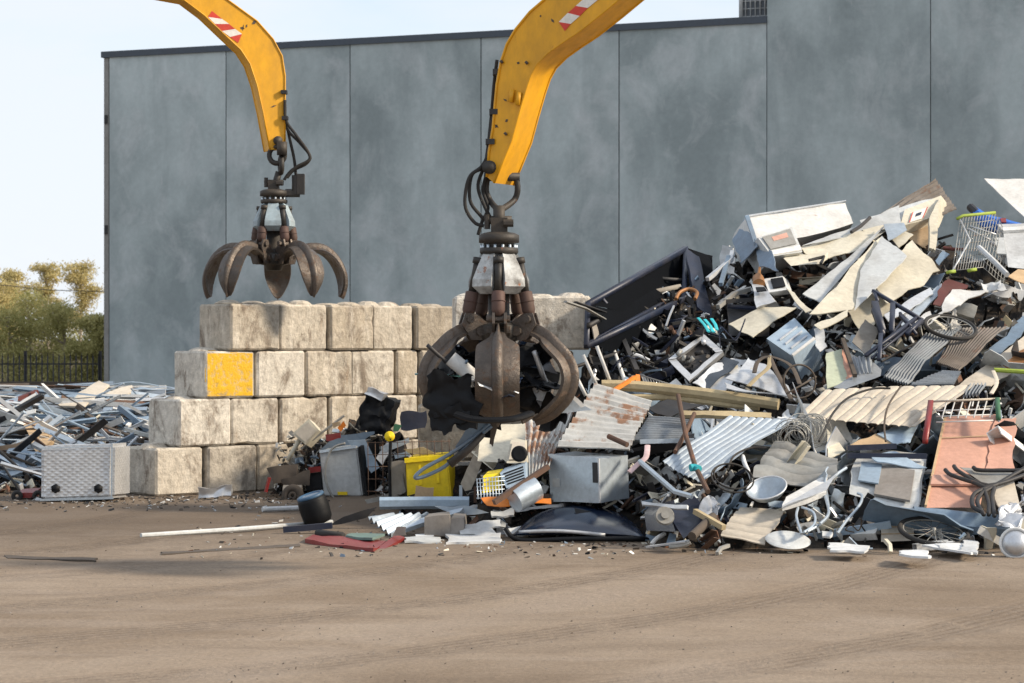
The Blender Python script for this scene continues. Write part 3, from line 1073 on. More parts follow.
# cast lugs and pins on the side
for (px, py, r_) in ((512, 96, .03), (519, 99, .03), (502, 62, .02), (527, 63, .02), (506, 134, .02)):
    k = (px - 512) / F
    X0 = (490 - 512) / F * DF
    s = (k * DF - X0) / (u.x - k * u.y)
    D = DF + s * u.y
    p = Vector((X0 + s * u.x, D, H - (py - HY) * D / F))
    bm = NB()
    tubeb(bm, [p - Vector((0, 0, .07 if py > 90 and px > 510 else .01)) - nb * .03, p + Vector((.02, 0, .07 if py > 90 and px > 510 else .01)) - nb * .03], r_, 6)
    put('welded_lug', bm, M_BROWN if r_ < .03 else M_ARMY, armF)
# clevis between arm and grab
cl = NB()
mid = (pts[12] + pts[13]) / 2 + nb * .25
topF = cF + Vector((0, 0, .87 + .36))
for s in (-1, 1):
    side = Vector((.16 * s, 0, 0))
    tubeb(cl, smooth_path([mid + side + Vector((0, 0, .06)), mid + side * 1.1 + Vector((0, 0, -.10)), mid + side * .8 + Vector((0, 0, -.22)), topF + Vector((0, 0, .10))], 4), .036, 8)
tubeb(cl, [mid + Vector((-.2, 0, .05)), mid + Vector((.2, 0, .05))], .05, 8)
tubeb(cl, [topF + Vector((0, 0, .16)), topF + Vector((0, 0, -.1))], .07, 8)
tubeb(cl, [topF + Vector((-.14, 0, -.0)), topF + Vector((.14, 0, -.0))], .05, 8)
put('swivel_link', cl, M_GREASE, gf)
for i, pl in enumerate([
        [(492, 120), (489, 150), (482, 166), (469, 178), (465, 205), (474, 222), (484, 226)],
        [(494, 110), (490, 140), (486, 165), (472, 175), (470, 200), (480, 215), (488, 222)],
        [(497, 60), (494, 85), (491, 120), (486, 160), (478, 185), (484, 205), (492, 220)],
        [(488, 170), (483, 190), (488, 208), (482, 222), (478, 235)]]):
    hose(armF, [P(a, b_, DF + .02 + .05 * i + max(0, (125 - b_)) * .0) for a, b_ in pl], .020)

# rear arm: machine stands to the left and nearer
uR = Vector((-math.cos(R(19)), -math.sin(R(19)), 0))
edge_out = [(285, 148), (285, 100), (285, 76), (282, 56), (273, 39), (257, 21), (228, 0), (180, -32), (120, -70)]
edge_in = [(90, -40), (140, -8), (184, 0), (204, 15), (226, 36), (241, 50), (250, 64), (257, 85), (263, 112), (270, 150)]
X0 = (278 - 512) / F * DR
ptsR = []
for px, py in edge_out + edge_in:
    k = (px - 512) / F
    s = (k * DR - X0) / (uR.x - k * uR.y)
    D = DR + s * uR.y
    ptsR.append(Vector((X0 + s * uR.x, D, H - (py - HY) * D / F)))
nbR = Vector((uR.y, -uR.x, 0))
if nbR.y < 0:
    nbR = -nbR
armR = thing('loader_arm', 'yellow curved loader arm coming down from the upper left, holding the open grab', 'loader arm', ptsR[0])
bm = NB()
prism(bm, ptsR, nbR * .42)
bmesh.ops.triangulate(bm, faces=[f for f in bm.faces if len(f.verts) > 4])
put('boom', bm, M_ARMY, armR, smooth=0.5)
decal(armR, uR, DR, 278, [
    ([(212, 11), (222, 19), (208, 17)], M_DRED),
    ([(208, 17), (222, 19), (229, 24), (215, 24)], M_DWHITE),
    ([(215, 24), (229, 24), (235, 29), (222, 31)], M_DRED),
    ([(222, 31), (235, 29), (242, 34), (230, 37)], M_DWHITE),
    ([(230, 37), (242, 34), (238, 43)], M_DRED)], nbR)
cl = NB()
mid = P(279, 150, DR) + Vector((0, .15, 0))
topR = cR + Vector((0, 0, .93 + .34))
tubeb(cl, [P(282, 142, DR - .12), P(282, 155, DR - .12)], .09, 8)
torusb(cl, P(277, 155, DR), (.3, 1, 0), .14, .045)
torusb(cl, P(281, 165, DR), (1, .2, 0), .13, .045)
tubeb(cl, [P(279, 172, DR), topR + Vector((0, 0, -.1))], .06, 8)
tubeb(cl, [topR + Vector((-.16, 0, .0)), topR + Vector((.16, 0, .0))], .05, 8)
put('swivel_link', cl, M_GREASE, gr)
for i, pl in enumerate([
        [(285, 100), (286, 120), (296, 135), (308, 152), (309, 160), (298, 166), (290, 172), (284, 180)],
        [(285, 105), (287, 128), (300, 143), (310, 156), (306, 164), (294, 170), (287, 178)],
        [(286, 120), (290, 140), (294, 158), (296, 175)]]):
    hose(armR, [P(a, b_, DR + .05 * i) for a, b_ in pl], .026)


# welds, pins and hose clamps on the two arms
def arm_trim(root, P_, n_back, wid, n_out, clamp_px, D0):
    for off_ in (-.006, wid + .006):
        for part_ in (P_[:n_out], P_[n_out:]):
            bm = NB()
            tubeb(bm, [p + n_back * off_ + Vector((0, 0, .0)) for p in part_], .014, 5)
            put('weld_seam', bm, M_ARMY, root)
    tip = (P_[n_out - 1] + P_[n_out]) / 2 if clamp_px else (P_[0] + P_[-1]) / 2
    bm = NB()
    tubeb(bm, [tip + Vector((0, 0, .14)) - n_back * .06, tip + Vector((0, 0, .14)) + n_back * (wid + .06)], .075, 12)
    put('tip_pin', bm, M_GREASE, root)
    for px, py in clamp_px or ((284, 92), (285, 118)):
        c_ = P(px, py, D0)
        bm = NB()
        boxw(bm, (c_.x - .05, c_.y - .05, c_.z - .03), (c_.x + .05, c_.y + .12, c_.z + .03), crumple=.004)
        put('hose_clamp', fixn(bm), M_DARK, root)


arm_trim(armF, pts, nb, .42, 13, ((497, 72), (494, 112), (490, 142)), DF)
arm_trim(armR, ptsR, nbR, .42, 9, None, DR)
rs_ = random.Random(3)
for i in range(7):                       # scuffs and chipped paint down to the rusty steel
    k_ = rs_.choice(range(1, 11))
    A_, B_ = pts[k_], pts[len(pts) - 1 - k_] if len(pts) - 1 - k_ > 13 else pts[14]
    p_ = A_.lerp(B_, rs_.uniform(.1, .7)) - nb * .002
    bm = NB()
    e_ = Vector((rs_.uniform(-.03, .03), 0, rs_.uniform(-.03, .03)))
    e_ = e_ - nb * e_.dot(nb)
    f_ = nb.cross(e_).normalized() * rs_.uniform(.010, .018)
    prism(bm, [p_ - e_, p_ - e_ * .2 + f_, p_ + e_, p_ + e_ * .1 - f_], -nb * .002)
    put('paint_chip', bm, M_BROWN, armF, smooth=0)
for i in range(5):
    k_ = rs_.choice((1, 2, 3, 4, 4, 5, 5, 6))
    p_ = ptsR[k_].lerp(ptsR[len(ptsR) - 1 - k_], rs_.uniform(.04, .6)) - nbR * .002
    bm = NB()
    e_ = Vector((rs_.uniform(-.06, .06), 0, rs_.uniform(-.06, .06)))
    e_ = e_ - nbR * e_.dot(nbR)
    f_ = nbR.cross(e_).normalized() * rs_.uniform(.01, .03)
    prism(bm, [p_ - e_, p_ - e_ * .2 + f_, p_ + e_, p_ + e_ * .1 - f_], -nbR * .002)
    put('paint_chip', bm, M_BROWN, armR, smooth=0)
# ================================================================== SCRAP: helpers
def Zm(x0, y0, s):
    return lambda p: (x0 + p[0] / s, y0 + p[1] / s)


z1 = Zm(560, 220, 3.796); z2 = Zm(720, 170, 4.267); z3 = Zm(860, 170, 4.268); z4 = Zm(720, 310, 5.256); z5 = Zm(860, 310, 5.256)
z6 = Zm(640, 400, 4.27); z7 = Zm(820, 400, 4.27); z8 = Zm(440, 400, 3.938); zl = Zm(240, 380, 3.796); z0 = Zm(0, 360, 3.938); z9 = Zm(400, 290, 3.2545)
z10 = Zm(560, 380, 5.12)
ID = lambda p: (p[0], p[1])


def PD(px, py):                          # face of the big right-hand heap
    d = 27.0 + (552 - py) * 0.030
    if py > 452:
        d += 1.7 * max(0, min(1, (665 - px) / 30)) * (py - 452) / 100
    cap = 31.7 + max(0, min(1, (px - 598) / 50)) * 8
    return min(d, cap)


def LD(px, py):                          # face of the heap of aluminium on the left
    return 37.2 + (494 - py) * 0.075


def MD(px, py):                          # scrap along the foot of the block walls
    if px < 402:
        t_ = tpar(px)
        dw = W0.y + dW.y * t_
        return min(dw - .55, 36.6 + (500 - py) * .012)
    return 31.3 - (py - 450) * .012


def GD(px, py):
    return G(py)


def LOAD(px, py):
    return DF


def W3(z, p, off, df):
    px, py = z(p)
    D = df(px, py) + off + (p[2] if len(p) > 2 else 0)
    if py > 470:
        D = min(D, G(py) - .02)
    return P(px, py, D)


def tdf(df, z, pts, tilt):
    cx = sum(z(p)[0] for p in pts) / len(pts)
    return (lambda px, py: df(px, py) + tilt * (px - cx) / 50) if tilt else df


def sheet(name, label, cat, z, pts, m, th=.014, tilt=0, off=0, corr=None, crumple=.03, n=None, rag=.015, df=PD, parent=None, group=None, disp=None, cs=1.6, sm=.7):
    df = tdf(df, z, pts, tilt)
    q = [W3(z, p, off, df) for p in pts]
    HERO.append(([z(p) for p in pts], sum(v.y for v in q) / 4))
    bm = NB()
    nu, nv = n or (9, 9)
    dp = disp
    if corr:
        k, ax, amp = corr[:3]
        if ax == 'u':
            nu = k * 6
        else:
            nv = k * 6
        dp = (lambda u, v: amp * math.sin(2 * math.pi * k * (u if ax == 'u' else v))) if k * 6 <= 400 else None
        if len(corr) > 3:                # trapezoid ribs: mostly flat with narrow ridges
            if ax == 'u':
                nu = k * 8
            else:
                nv = k * 8
            dp = lambda u, v: amp * max(0, 1 - abs((k * (u if ax == 'u' else v)) % 1 - .5) * 5)
    nr = (q[1] - q[0]).cross(q[3] - q[0]).normalized()
    if nr.y < 0:
        nr = -nr
    solid(bm, q, nr * th, nu, nv, 1, disp=dp, crumple=crumple, rag=rag, cscale=cs)
    return put(name, fixn(bm), m, parent, label, cat, group, smooth=sm)


def tube(name, label, cat, z, pts, r, m, off=0, df=PD, sm=0, parent=None, group=None, seg=8, flat=None, r2=None, closed=False):
    q = [W3(z, p, off, df) for p in pts]
    if closed:
        q.append(q[0])
    if sm:
        q = smooth_path(q, sm)
    bm = NB()
    tubeb(bm, q, r, seg, r2, flat=flat)
    return put(name, fixn(bm), m, parent, label, cat, group)


def frame_pt(q, u, v):
    a, b, c, d = q
    return a * (1 - u) * (1 - v) + b * u * (1 - v) + c * u * v + d * (1 - u) * v


def crate(name, label, cat, z, pts, back, m, off=0, tilt=0, crumple=.02, n=(6, 6, 4), df=PD, group=None, parts=(), bev=.0):

    df = tdf(df, z, pts, tilt)
    q = [W3(z, p, off, df) for p in pts]
    HERO.append(([z(p) for p in pts], sum(v.y for v in q) / 4 + back[2] * .6))
    HERO.append(([(z(p)[0] + back[0], z(p)[1] + back[1]) for p in pts], sum(v.y for v in q) / 4 + back[2] * .8))
    p0 = z(pts[0])
    D0 = df(*p0) + off
    ext = P(p0[0] + back[0], p0[1] + back[1], D0 + back[2]) - P(p0[0], p0[1], D0)
    nr = (q[1] - q[0]).cross(q[3] - q[0]).normalized()
    if nr.y > 0:
        nr = -nr
    bm = NB()
    solid(bm, q, ext, *n, crumple=crumple)
    if bev:
        fixn(bm)
        sh_ = [e for e in bm.edges if len(e.link_faces) == 2 and e.calc_face_angle(0) > .9]
        bmesh.ops.bevel(bm, geom=sh_, offset=bev, segments=2, affect='EDGES')
    if not parts:
        return put(name, fixn(bm), m, None, label, cat, group)
    base = sum(q, Vector()) / 4 + ext / 2
    base.z = min(v.z for v in q)
    root = thing(name, label, cat, base, group)
    put('body', fixn(bm), m, root)
    for pt in parts:
        nm, mm, u0, v0, u1, v1, lift = pt[:7]
        th = pt[7] if len(pt) > 7 else .02
        bm = NB()
        c = [frame_pt(q, u0, v0), frame_pt(q, u1, v0), frame_pt(q, u1, v1), frame_pt(q, u0, v1)]
        c = [x + nr * (lift + crumple) for x in c]
        solid(bm, c, -nr * th, 2, 2, 1)
        put(nm, fixn(bm), mm, root)
    return root


def rings(parent, name, c, ax, R0, r, m, **k):
    bm = NB()
    torusb(bm, c, ax, R0, r, **k)
    return put(name, bm, m, parent)


def wheel(name, label, cat, c, ax, R0, tr, spokes=18, df=None):
    ax = Vector(ax).normalized()
    kx, ky = 512 + c.x / c.y * F, HY - (c.z - H) / c.y * F
    HERO.append(([(kx - 22, ky - 10), (kx + 22, ky - 10), (kx + 22, ky + 10), (kx - 22, ky + 10)], c.y))
    root = thing(name, label, cat, (c.x, c.y, c.z - R0))
    rings(root, 'tyre', c, ax, R0, tr, M_RUBBER, seg=36)
    rings(root, 'rim', c, ax, R0 - tr * 1.2, tr * .32, M_DSHEET, seg=36)
    bm = NB()
    s = ax.orthogonal().normalized(); b = ax.cross(s)
    tubeb(bm, [c - ax * .05, c + ax * .05], .025, 8)
    for k in range(spokes):
        a = 2 * math.pi * k / spokes
        tubeb(bm, [c + ax * (.03 if k % 2 else -.03), c + (s * math.cos(a) + b * math.sin(a)) * (R0 - tr * 1.4)], .004, 4)
    put('spokes', bm, M_DSHEET, root)
    return root


# ------------------------------------------------------------------ scrap cores under the visible pieces, near black for shade in the gaps
M_CORE = mat('shaded_gap_core', (0.02, 0.019, 0.019), 0.8, dirt=0.6, scale=5, bump=.6, rust=.25, spec=.2)
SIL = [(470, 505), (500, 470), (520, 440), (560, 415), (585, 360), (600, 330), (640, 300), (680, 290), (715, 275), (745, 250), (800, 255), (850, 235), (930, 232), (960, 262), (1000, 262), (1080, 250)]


def sil(px, tab):
    for (a, b_), (c, d) in zip(tab, tab[1:]):
        if px <= c:
            return b_ + (d - b_) * max(0, (px - a)) / (c - a)
    return tab[-1][1]


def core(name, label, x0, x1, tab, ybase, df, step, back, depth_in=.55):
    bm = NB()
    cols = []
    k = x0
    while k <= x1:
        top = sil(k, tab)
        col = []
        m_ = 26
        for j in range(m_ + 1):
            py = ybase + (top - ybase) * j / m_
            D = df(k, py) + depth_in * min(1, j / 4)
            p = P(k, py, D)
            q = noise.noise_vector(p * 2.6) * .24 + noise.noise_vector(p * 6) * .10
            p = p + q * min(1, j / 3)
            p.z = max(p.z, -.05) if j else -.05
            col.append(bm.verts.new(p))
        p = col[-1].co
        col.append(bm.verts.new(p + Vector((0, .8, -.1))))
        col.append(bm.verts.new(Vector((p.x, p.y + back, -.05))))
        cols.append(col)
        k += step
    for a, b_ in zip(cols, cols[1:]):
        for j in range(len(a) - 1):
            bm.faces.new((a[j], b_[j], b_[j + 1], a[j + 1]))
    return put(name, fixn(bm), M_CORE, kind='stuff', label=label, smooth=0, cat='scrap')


core('packed_scrap', 'scrap core inside the big right heap, darkened as shade between pieces', 478, 1110, SIL, 548, PD, 6, 3.0)
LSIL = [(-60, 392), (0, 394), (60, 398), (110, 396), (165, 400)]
core('packed_scrap', 'scrap core inside the left heap of aluminium, coloured as shaded gaps', -60, 168, LSIL, 492, LD, 6, 2)
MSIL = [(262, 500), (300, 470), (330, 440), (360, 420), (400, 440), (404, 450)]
core('packed_scrap', 'scrap core at the foot of the block wall, coloured as shaded gaps', 262, 402, MSIL, 497, MD, 5, .3, .2)
core('packed_scrap', 'scrap core below the front grab, coloured as shaded gaps', 404, 500, [(404, 490), (440, 470), (500, 450)], 522, MD, 5, .4, .3)
# ================================================================== SCRAP: the big right-hand heap, piece by piece
# --- black open tray
root = thing('truck_tray', 'big black steel tray lying tilted on its side at the left of the heap', 'steel tray', W3(z1, (300, 480), .6, PD))
c4 = [(100, 478, .0), (470, 300, .3), (478, 108, .9), (106, 320, .6)]
q = [W3(z1, p, 0, PD) for p in c4]
HERO.append(([z1(p) for p in c4], q[0].y + .9))
ext = Vector((.55, 1.15, -.1))
bm = NB(); solid(bm, [q[0] + ext * .9, q[1] + ext * .9, q[2] + ext * .9, q[3] + ext * .9], Vector((.0, .05, 0)), 8, 6, crumple=.03); put('floor_plate', fixn(bm), M_TRAY, root)
for i in range(4):
    a, b_ = q[i], q[(i + 1) % 4]
    bm = NB(); solid(bm, [a, b_, b_ + ext, a + ext], (q[(i + 2) % 4] - b_).normalized() * -.03, 6, 4, crumple=.02); put('side_wall', fixn(bm), M_TRAY, root)
    bm = NB(); tubeb(bm, [a, b_], .055, 4); put('rim_bar', bm, M_NAVY, root)
for a, b_, m_, r_ in (((190, 270, .3), (345, 352, .25), M_DARK, .05), ((245, 243, .5), (330, 275, .5), M_BLUEGREY, .035), ((270, 290, .3), (455, 252, .4), M_GREYW, .05), ((105, 470, .1), (390, 320, .2), M_NAVY, .05), ((160, 300, .5), (260, 420, .3), M_NAVY, .035), ((300, 215, .3), (480, 230, .5), M_DARK, .04), ((330, 205, .6), (430, 300, .4), M_BLUEGREY, .03), ((110, 400, .0), (230, 330, .3), M_DARK, .045)):
    bm = NB(); tubeb(bm, [W3(z1, a, 0, PD), W3(z1, b_, 0, PD)], r_, 4); put('cross_brace', bm, m_, root)
sheet('torn_board', 'tan torn board lying inside the black steel tray', 'board', z1, [(215, 305), (390, 285), (400, 340), (225, 365)], M_WOOD, off=.45)
sheet('torn_board', 'grey brown torn board at the lower corner of the black tray', 'board', z1, [(120, 400), (205, 360), (215, 430), (135, 470)], M_GREYW, off=.2)
sheet('side_panel', 'dark navy dented panel forming the right flank of the black tray', 'metal panel', z1, [(478, 108), (530, 140), (580, 380), (520, 330)], M_NAVY, off=.3, th=.05, tilt=.8)
tube('flat_bar', 'grey flat bar sticking out left from the black tray over the wall', 'metal bar', z1, [(20, 310, -.3), (95, 335, -.1), (165, 375, 0)], .05, M_DSHEET, flat=(1, .35))
tube('flat_bar', 'second dark flat bar poking left from under the tray rim', 'metal bar', z1, [(60, 312, -.1), (170, 350, .1)], .04, M_DARK, flat=(1, .4))
tube('rusty_lever', 'orange rusted curved lever hanging inside the black tray', 'lever', z1, [(440, 300), (455, 275), (490, 262), (520, 275), (512, 300)], .03, M_COPPER, sm=4, off=-.2)
for i, (a, b_) in enumerate([((525, 372), (565, 425)), ((550, 378), (582, 425)), ((575, 375), (596, 418))]):
    tube('strap', 'turquoise strap hanging on the flank of the black tray, %s' % ['leftmost of three', 'middle of three', 'rightmost of three'][i], 'strap', z1, [a, ((a[0] + b_[0]) / 2 + 4, (a[1] + b_[1]) / 2), b_], .028, M_CYAN, off=-.45, flat=(1, .4), group='turquoise straps')
# --- silver appliance chassis
root = thing('appliance_chassis', 'silver grey appliance chassis with its works showing through a square opening', 'appliance', W3(z1, (520, 600), 0, PD))
fr = [(410, 530), (545, 432), (620, 500), (490, 612)]
q = [W3(z1, p, -.35, PD) for p in fr]
bm = NB()
for i in range(4):
    a, b_ = q[i], q[(i + 1) % 4]
    solid(bm, [a, b_, b_.lerp(q[(i + 3) % 4] if 0 else sum(q, Vector()) / 4, .28), a.lerp(sum(q, Vector()) / 4, .28)], Vector((.05, .3, -.05)), 4, 2, 2, crumple=.015)
put('front_frame', fixn(bm), M_ALU, root)
bm = NB(); solid(bm, [x + Vector((0, .2, 0)) for x in q], Vector((0, .25, 0)), 5, 5, 2, crumple=.05); put('inner_box', fixn(bm), M_DARK, root)
for k in range(6):
    c = sum(q, Vector()) / 4 + Vector((random.uniform(-.25, .25), .05, random.uniform(-.2, .2)))
    bm = NB(); tubeb(bm, [c, c + Vector((random.uniform(-.1, .1), -.08, random.uniform(-.1, .1)))], .035, 8); put('motor_part', bm, random.choice([M_ALU, M_DSHEET, M_DARK]), root)
sheet('metal_panel', 'pale grey bent panel below the silver appliance chassis', 'metal panel', z1, [(490, 615), (640, 520), (740, 530), (620, 670)], M_ALU, crumple=.10, off=-.1, tilt=.5)
sheet('metal_panel', 'dark glass panel leaning behind the appliance chassis', 'glass panel', z1, [(500, 600), (625, 520), (680, 540), (560, 640)], M_GLASSY, off=-.2)
# --- white rail
root = thing('slatted_rail', 'broken rail of four parallel white metal slats under the black tray', 'rail', W3(z1, (150, 640), -.3, PD))
for a, b_, m_ in (((60, 590), (98, 668), M_WHITE), ((88, 512), (145, 640), M_WHITE), ((140, 480), (202, 645), M_WHITE), ((188, 452), (247, 615), M_WHITE)):
    bm = NB(); tubeb(bm, [W3(z1, a, -.35, PD), W3(z1, b_, -.35, PD)], .034, 4); put('slat', bm, m_, root)
bm = NB(); tubeb(bm, [W3(z1, (50, 560), -.28, PD), W3(z1, (230, 500), -.28, PD)], .03, 4); put('cross_rail', bm, M_DARK, root)
tube('black_post', 'black square post leaning right of the broken white rail', 'post', z1, [(200, 370), (228, 430), (292, 575)], .05, M_DARK, off=-.4, seg=4)
tube('pole', 'long pale round timber pole lying across the heap under the silver appliance', 'pole', z1, [(158, 628), (300, 632), (560, 660), (830, 700)], .085, M_WOOD, off=-.55, sm=3)
tube('pole', 'second pale timber pole just below the longest one', 'pole', z10, [(250, 90), (560, 88), (900, 130), (1020, 140)], .05, M_WOOD, off=-.3)
tube('orange_bar', 'bright orange bar leaning on the timber pole', 'metal bar', z1, [(190, 656), (285, 596)], .035, M_ORANGE, off=-.75, seg=4)
sheet('orange_scrap', 'small orange plastic scrap behind the orange bar', 'plastic scrap', z1, [(285, 590), (305, 590), (306, 625), (290, 625)], M_ORANGE, off=-.5)
# grating
root = thing('metal_grating', 'dark narrow metal grating lying above the timber pole', 'grating', W3(z1, (370, 620), -.4, PD))
bm = NB()
for k in range(12):
    a = (310 + k * 11, 595 + k * 3.4); tubeb(bm, [W3(z1, a, -.45, PD), W3(z1, (a[0] + 12, a[1] + 32), -.45, PD)], .008, 4)
for s in (0, 32):
    tubeb(bm, [W3(z1, (308 + s * .3, 590 + s), -.45, PD), W3(z1, (450 + s * .3, 634 + s), -.45, PD)], .014, 4)
put('grating_bars', bm, M_DSHEET, root)
# --- cabinets and panels in the middle
sheet('cream_panel', 'cream sheet metal panel lying flat left of the blue drawer unit', 'metal panel', z1, [(643, 392), (740, 440), (900, 328), (760, 334)], M_CREAM, off=-.5, crumple=.03, tilt=-.2)
crate('drawer_unit', 'light blue steel drawer unit with three ribs lying on its back', 'drawer unit', z4, [(245, 150), (390, 42), (500, 155), (385, 245)], (10, 26, .55), M_LBLUE, off=-.75, crumple=.006,
      parts=[('rib', M_ALU, .18, .30, .86, .34, .02, .02), ('rib', M_ALU, .18, .52, .86, .56, .02, .02), ('rib', M_ALU, .18, .74, .86, .78, .02, .02), ('edge_strip', M_WHITE, 0, .93, 1, 1, .015, .02)])
crate('black_drawer', 'black open drawer half hidden under the cream panel', 'drawer', z1, [(635, 332), (800, 345), (795, 440), (640, 440)], (0, -5, .6), M_DARK, off=-.1, parts=[('drawer_lip', M_NAVY, 0, 0, 1, .1, .04, .03)])
sheet('plastic_rag', 'torn white plastic rag draped right of the blue drawer unit', 'plastic sheet', z4, [(498, 110), (540, 100), (572, 190), (530, 222)], M_FOAM, off=-.6, crumple=.08)
crate('white_cabinet', 'long white enamel cabinet lying on its side near the top of the heap', 'cabinet', z2, [(108, 203), (535, 138), (572, 230), (150, 330)], (-14, 22, .8), M_WHITE, off=-.45, tilt=.35, crumple=.03,
      parts=[('end_cap', M_BLUEGREY, -.01, .0, .03, 1, .012, .02), ('edge_trim', M_ALU, 0, -.01, 1, .03, .01, .02)])
sheet('blue_grey_side', 'blue grey dented cabinet side hanging left of the long white cabinet', 'metal panel', z2, [(50, 300), (108, 205), (160, 330), (90, 400)], M_BLUEGREY, off=-.4, tilt=-2.0, crumple=.05)
crate('oven', 'small pale oven with a grey glass window in front of the white cabinet', 'oven', z2, [(162, 287), (308, 240), (352, 348), (222, 370)], (-14, 18, .6), M_PALE, off=-1.0, tilt=.3, crumple=.01,
      parts=[('window', M_DSHEET, .08, .10, .90, .70, .015, .012), ('door_strip', M_WHITE, .02, .78, .98, .96, .012, .02), ('pink_sticker', mat('pink_sticker', (.6, .33, .26), .6), .3, .22, .75, .40, .02, .012)])
sheet('crumpled_side', 'crumpled blue steel sheet below left of the small oven', 'metal panel', z2, [(145, 290), (215, 350), (250, 425), (165, 415)], M_BLUEGREY, off=-1.0, tilt=-1.5, crumple=.06)
sheet('long_sheet', 'long pale grey sheet running up right from the white cabinet to the beige cabinet', 'metal panel', z2, [(350, 325), (620, 215), (768, 150), (768, 235)], M_PALE, off=-.5, crumple=.04, tilt=.15)
sheet('long_sheet', 'pale cream sheet tucked under the long grey one', 'metal panel', z2, [(340, 330), (700, 232), (600, 340), (400, 395)], M_CREAM, off=-.55, crumple=.03)
sheet('folded_panel', 'long narrow cream folded panel pointing up right, with a rust spot', 'metal panel', z2, [(355, 530), (590, 335), (705, 235), (430, 560)], M_PALE, off=-.9, crumple=.02, tilt=.1)
sheet('folded_panel', 'broad cream panel leaning in front of the narrow folded panel', 'metal panel', z2, [(385, 612), (690, 278), (768, 372), (560, 600)], M_CREAM, off=-1.15, crumple=.04, tilt=.15)
sheet('cream_strip', 'narrow cream strip crossing down in front of the broad cream panel', 'metal strip', z2, [(280, 500), (315, 520), (398, 602), (368, 608)], M_CREAM, off=-1.2)
sheet('rolled_edge', 'cream sheet with a rolled lower edge above the mesh guard', 'metal panel', z2, [(400, 660), (545, 600), (545, 622), (430, 680)], M_CREAM, off=-1.25)
tube('cabinet_handle', 'dark grey lever lying on the long pale sheet', 'handle', z2, [(560, 265), (600, 240), (640, 203)], .03, M_DARK, off=-.75)
crate('flat_box', 'thin black edged flat box sticking out under the small oven', 'flat box', z2, [(270, 378), (440, 372), (440, 400), (300, 410)], (6, -4, .5), M_CREAM, off=-.9)
tube('black_bracket', 'black bent bracket at the end of the thin flat box', 'bracket', z2, [(380, 385), (445, 370), (430, 400)], .03, M_DARK, off=-1.1, seg=4)
tube('bronze_bottle', 'tarnished bronze bottle left of the small oven', 'bottle', z1, [(758, 180), (755, 205), (752, 222), (755, 245)], [.02, .03, .09, .10], M_COPPER, off=-.7, seg=12)
crate('white_bin', 'small round edged white bin lying open below the oven', 'bin', z1, [(775, 222), (845, 212), (862, 262), (790, 275)], (6, 4, .4), M_FOAM, off=-.7, parts=[('dark_mouth', M_BLACK, .3, .2, .95, .85, .01, .02)])
crate('silver_box', 'squashed silver appliance part with a dark slot, left of the cream panel', 'appliance part', z1, [(725, 245), (770, 252), (822, 308), (745, 330)], (5, 10, .4), M_ALU, off=-.7, crumple=.05, parts=[('slot', M_BLACK, .2, .3, .8, .5, .02, .02)])
for i, pl in enumerate([[(600, 330), (660, 280), (720, 262)], [(560, 225), (650, 150), (655, 120)], [(620, 310), (760, 300)], [(610, 245), (640, 140)]]):
    tube('grey_strut', 'grey steel strut in the tangle between tray and oven, %s' % ['lowest', 'steepest and longest', 'nearly level', 'short upright'][i], 'strut', z1, pl, .045, [M_DSHEET, M_ALU, M_DARK, M_BLUEGREY][i], off=-.4, seg=4, group='struts between tray and oven')
sheet('bracket_plate', 'pale upright plate at the left tip of the upper heap', 'metal plate', z1, [(615, 95), (655, 100), (650, 170), (605, 175)], M_PALE, off=.0, crumple=.03)
# --- beige cabinet, top right
root = crate('beige_cabinet', 'large beige steel cabinet with an open end and a red edged sticker', 'cabinet', z3, [(190, 170), (345, 110), (300, 205), (170, 245)], (8, 10, .35), M_CREAM, off=-.3, tilt=.2, crumple=.015,
             parts=[('sticker', M_DWHITE, .28, .42, .74, .95, .012, .006), ('sticker_edge', M_DRED, .28, .42, .31, .95, .016, .006), ('sticker_edge', M_DRED, .71, .42, .74, .95, .016, .006), ('sticker_print', M_NAVY, .42, .58, .60, .74, .016, .006)])
sheet('cabinet_flank', 'long beige cabinet flank running down left from the stickered end', 'metal panel', z3, [(0, 215), (200, 150), (320, 118), (60, 292)], M_PALE, off=-.25, crumple=.02)
sheet('cabinet_inside', 'inner face of the open beige cabinet, its shade painted tan', 'metal panel', z3, [(170, 255), (300, 207), (300, 340), (215, 300)], M_CARD, off=.1, crumple=.02)  # shade of the cabinet opening put in as a tan colour
sheet('cabinet_flange', 'tall narrow cream flange at the right end of the open beige cabinet', 'metal panel', z3, [(300, 205), (345, 112), (322, 342), (296, 332)], M_CREAM, off=-.45, th=.06, tilt=.6)
sheet('roof_sheet', 'brown backed corrugated sheet sticking up highest behind the beige cabinet', 'roof sheet', z3, [(85, 188), (322, 38), (412, 165), (345, 196)], M_OLDROOF, corr=(9, 'v', .03), off=.4, tilt=-.3)
sheet('grey_flap', 'pale blue grey folded flap between the cream panels', 'metal panel', z3, [(105, 232), (190, 225), (205, 250), (120, 300)], M_LROOF, off=-.9)
sheet('cream_block', 'short cream panel end jutting under the open beige cabinet', 'metal panel', z3, [(130, 290), (175, 255), (228, 280), (165, 330)], M_CREAM, off=-.7)
sheet('beige_panel', 'large smooth beige panel in the upper middle of the heap', 'metal panel', z3, [(0, 430), (98, 280), (200, 368), (-20, 590)], M_PALE, off=-1.3, crumple=.03, tilt=-.1)
sheet('beige_panel', 'widest cream panel, bent over at its right edge', 'metal panel', z3, [(70, 500), (215, 300), (348, 425), (120, 565)], M_CREAM, off=-.9, crumple=.07, tilt=.25)
sheet('beige_panel', 'olive cream panel sloping down behind the navy frame', 'metal panel', z3, [(-60, 600), (70, 505), (160, 560), (20, 700)], M_CREAM, off=-.5, crumple=.04)
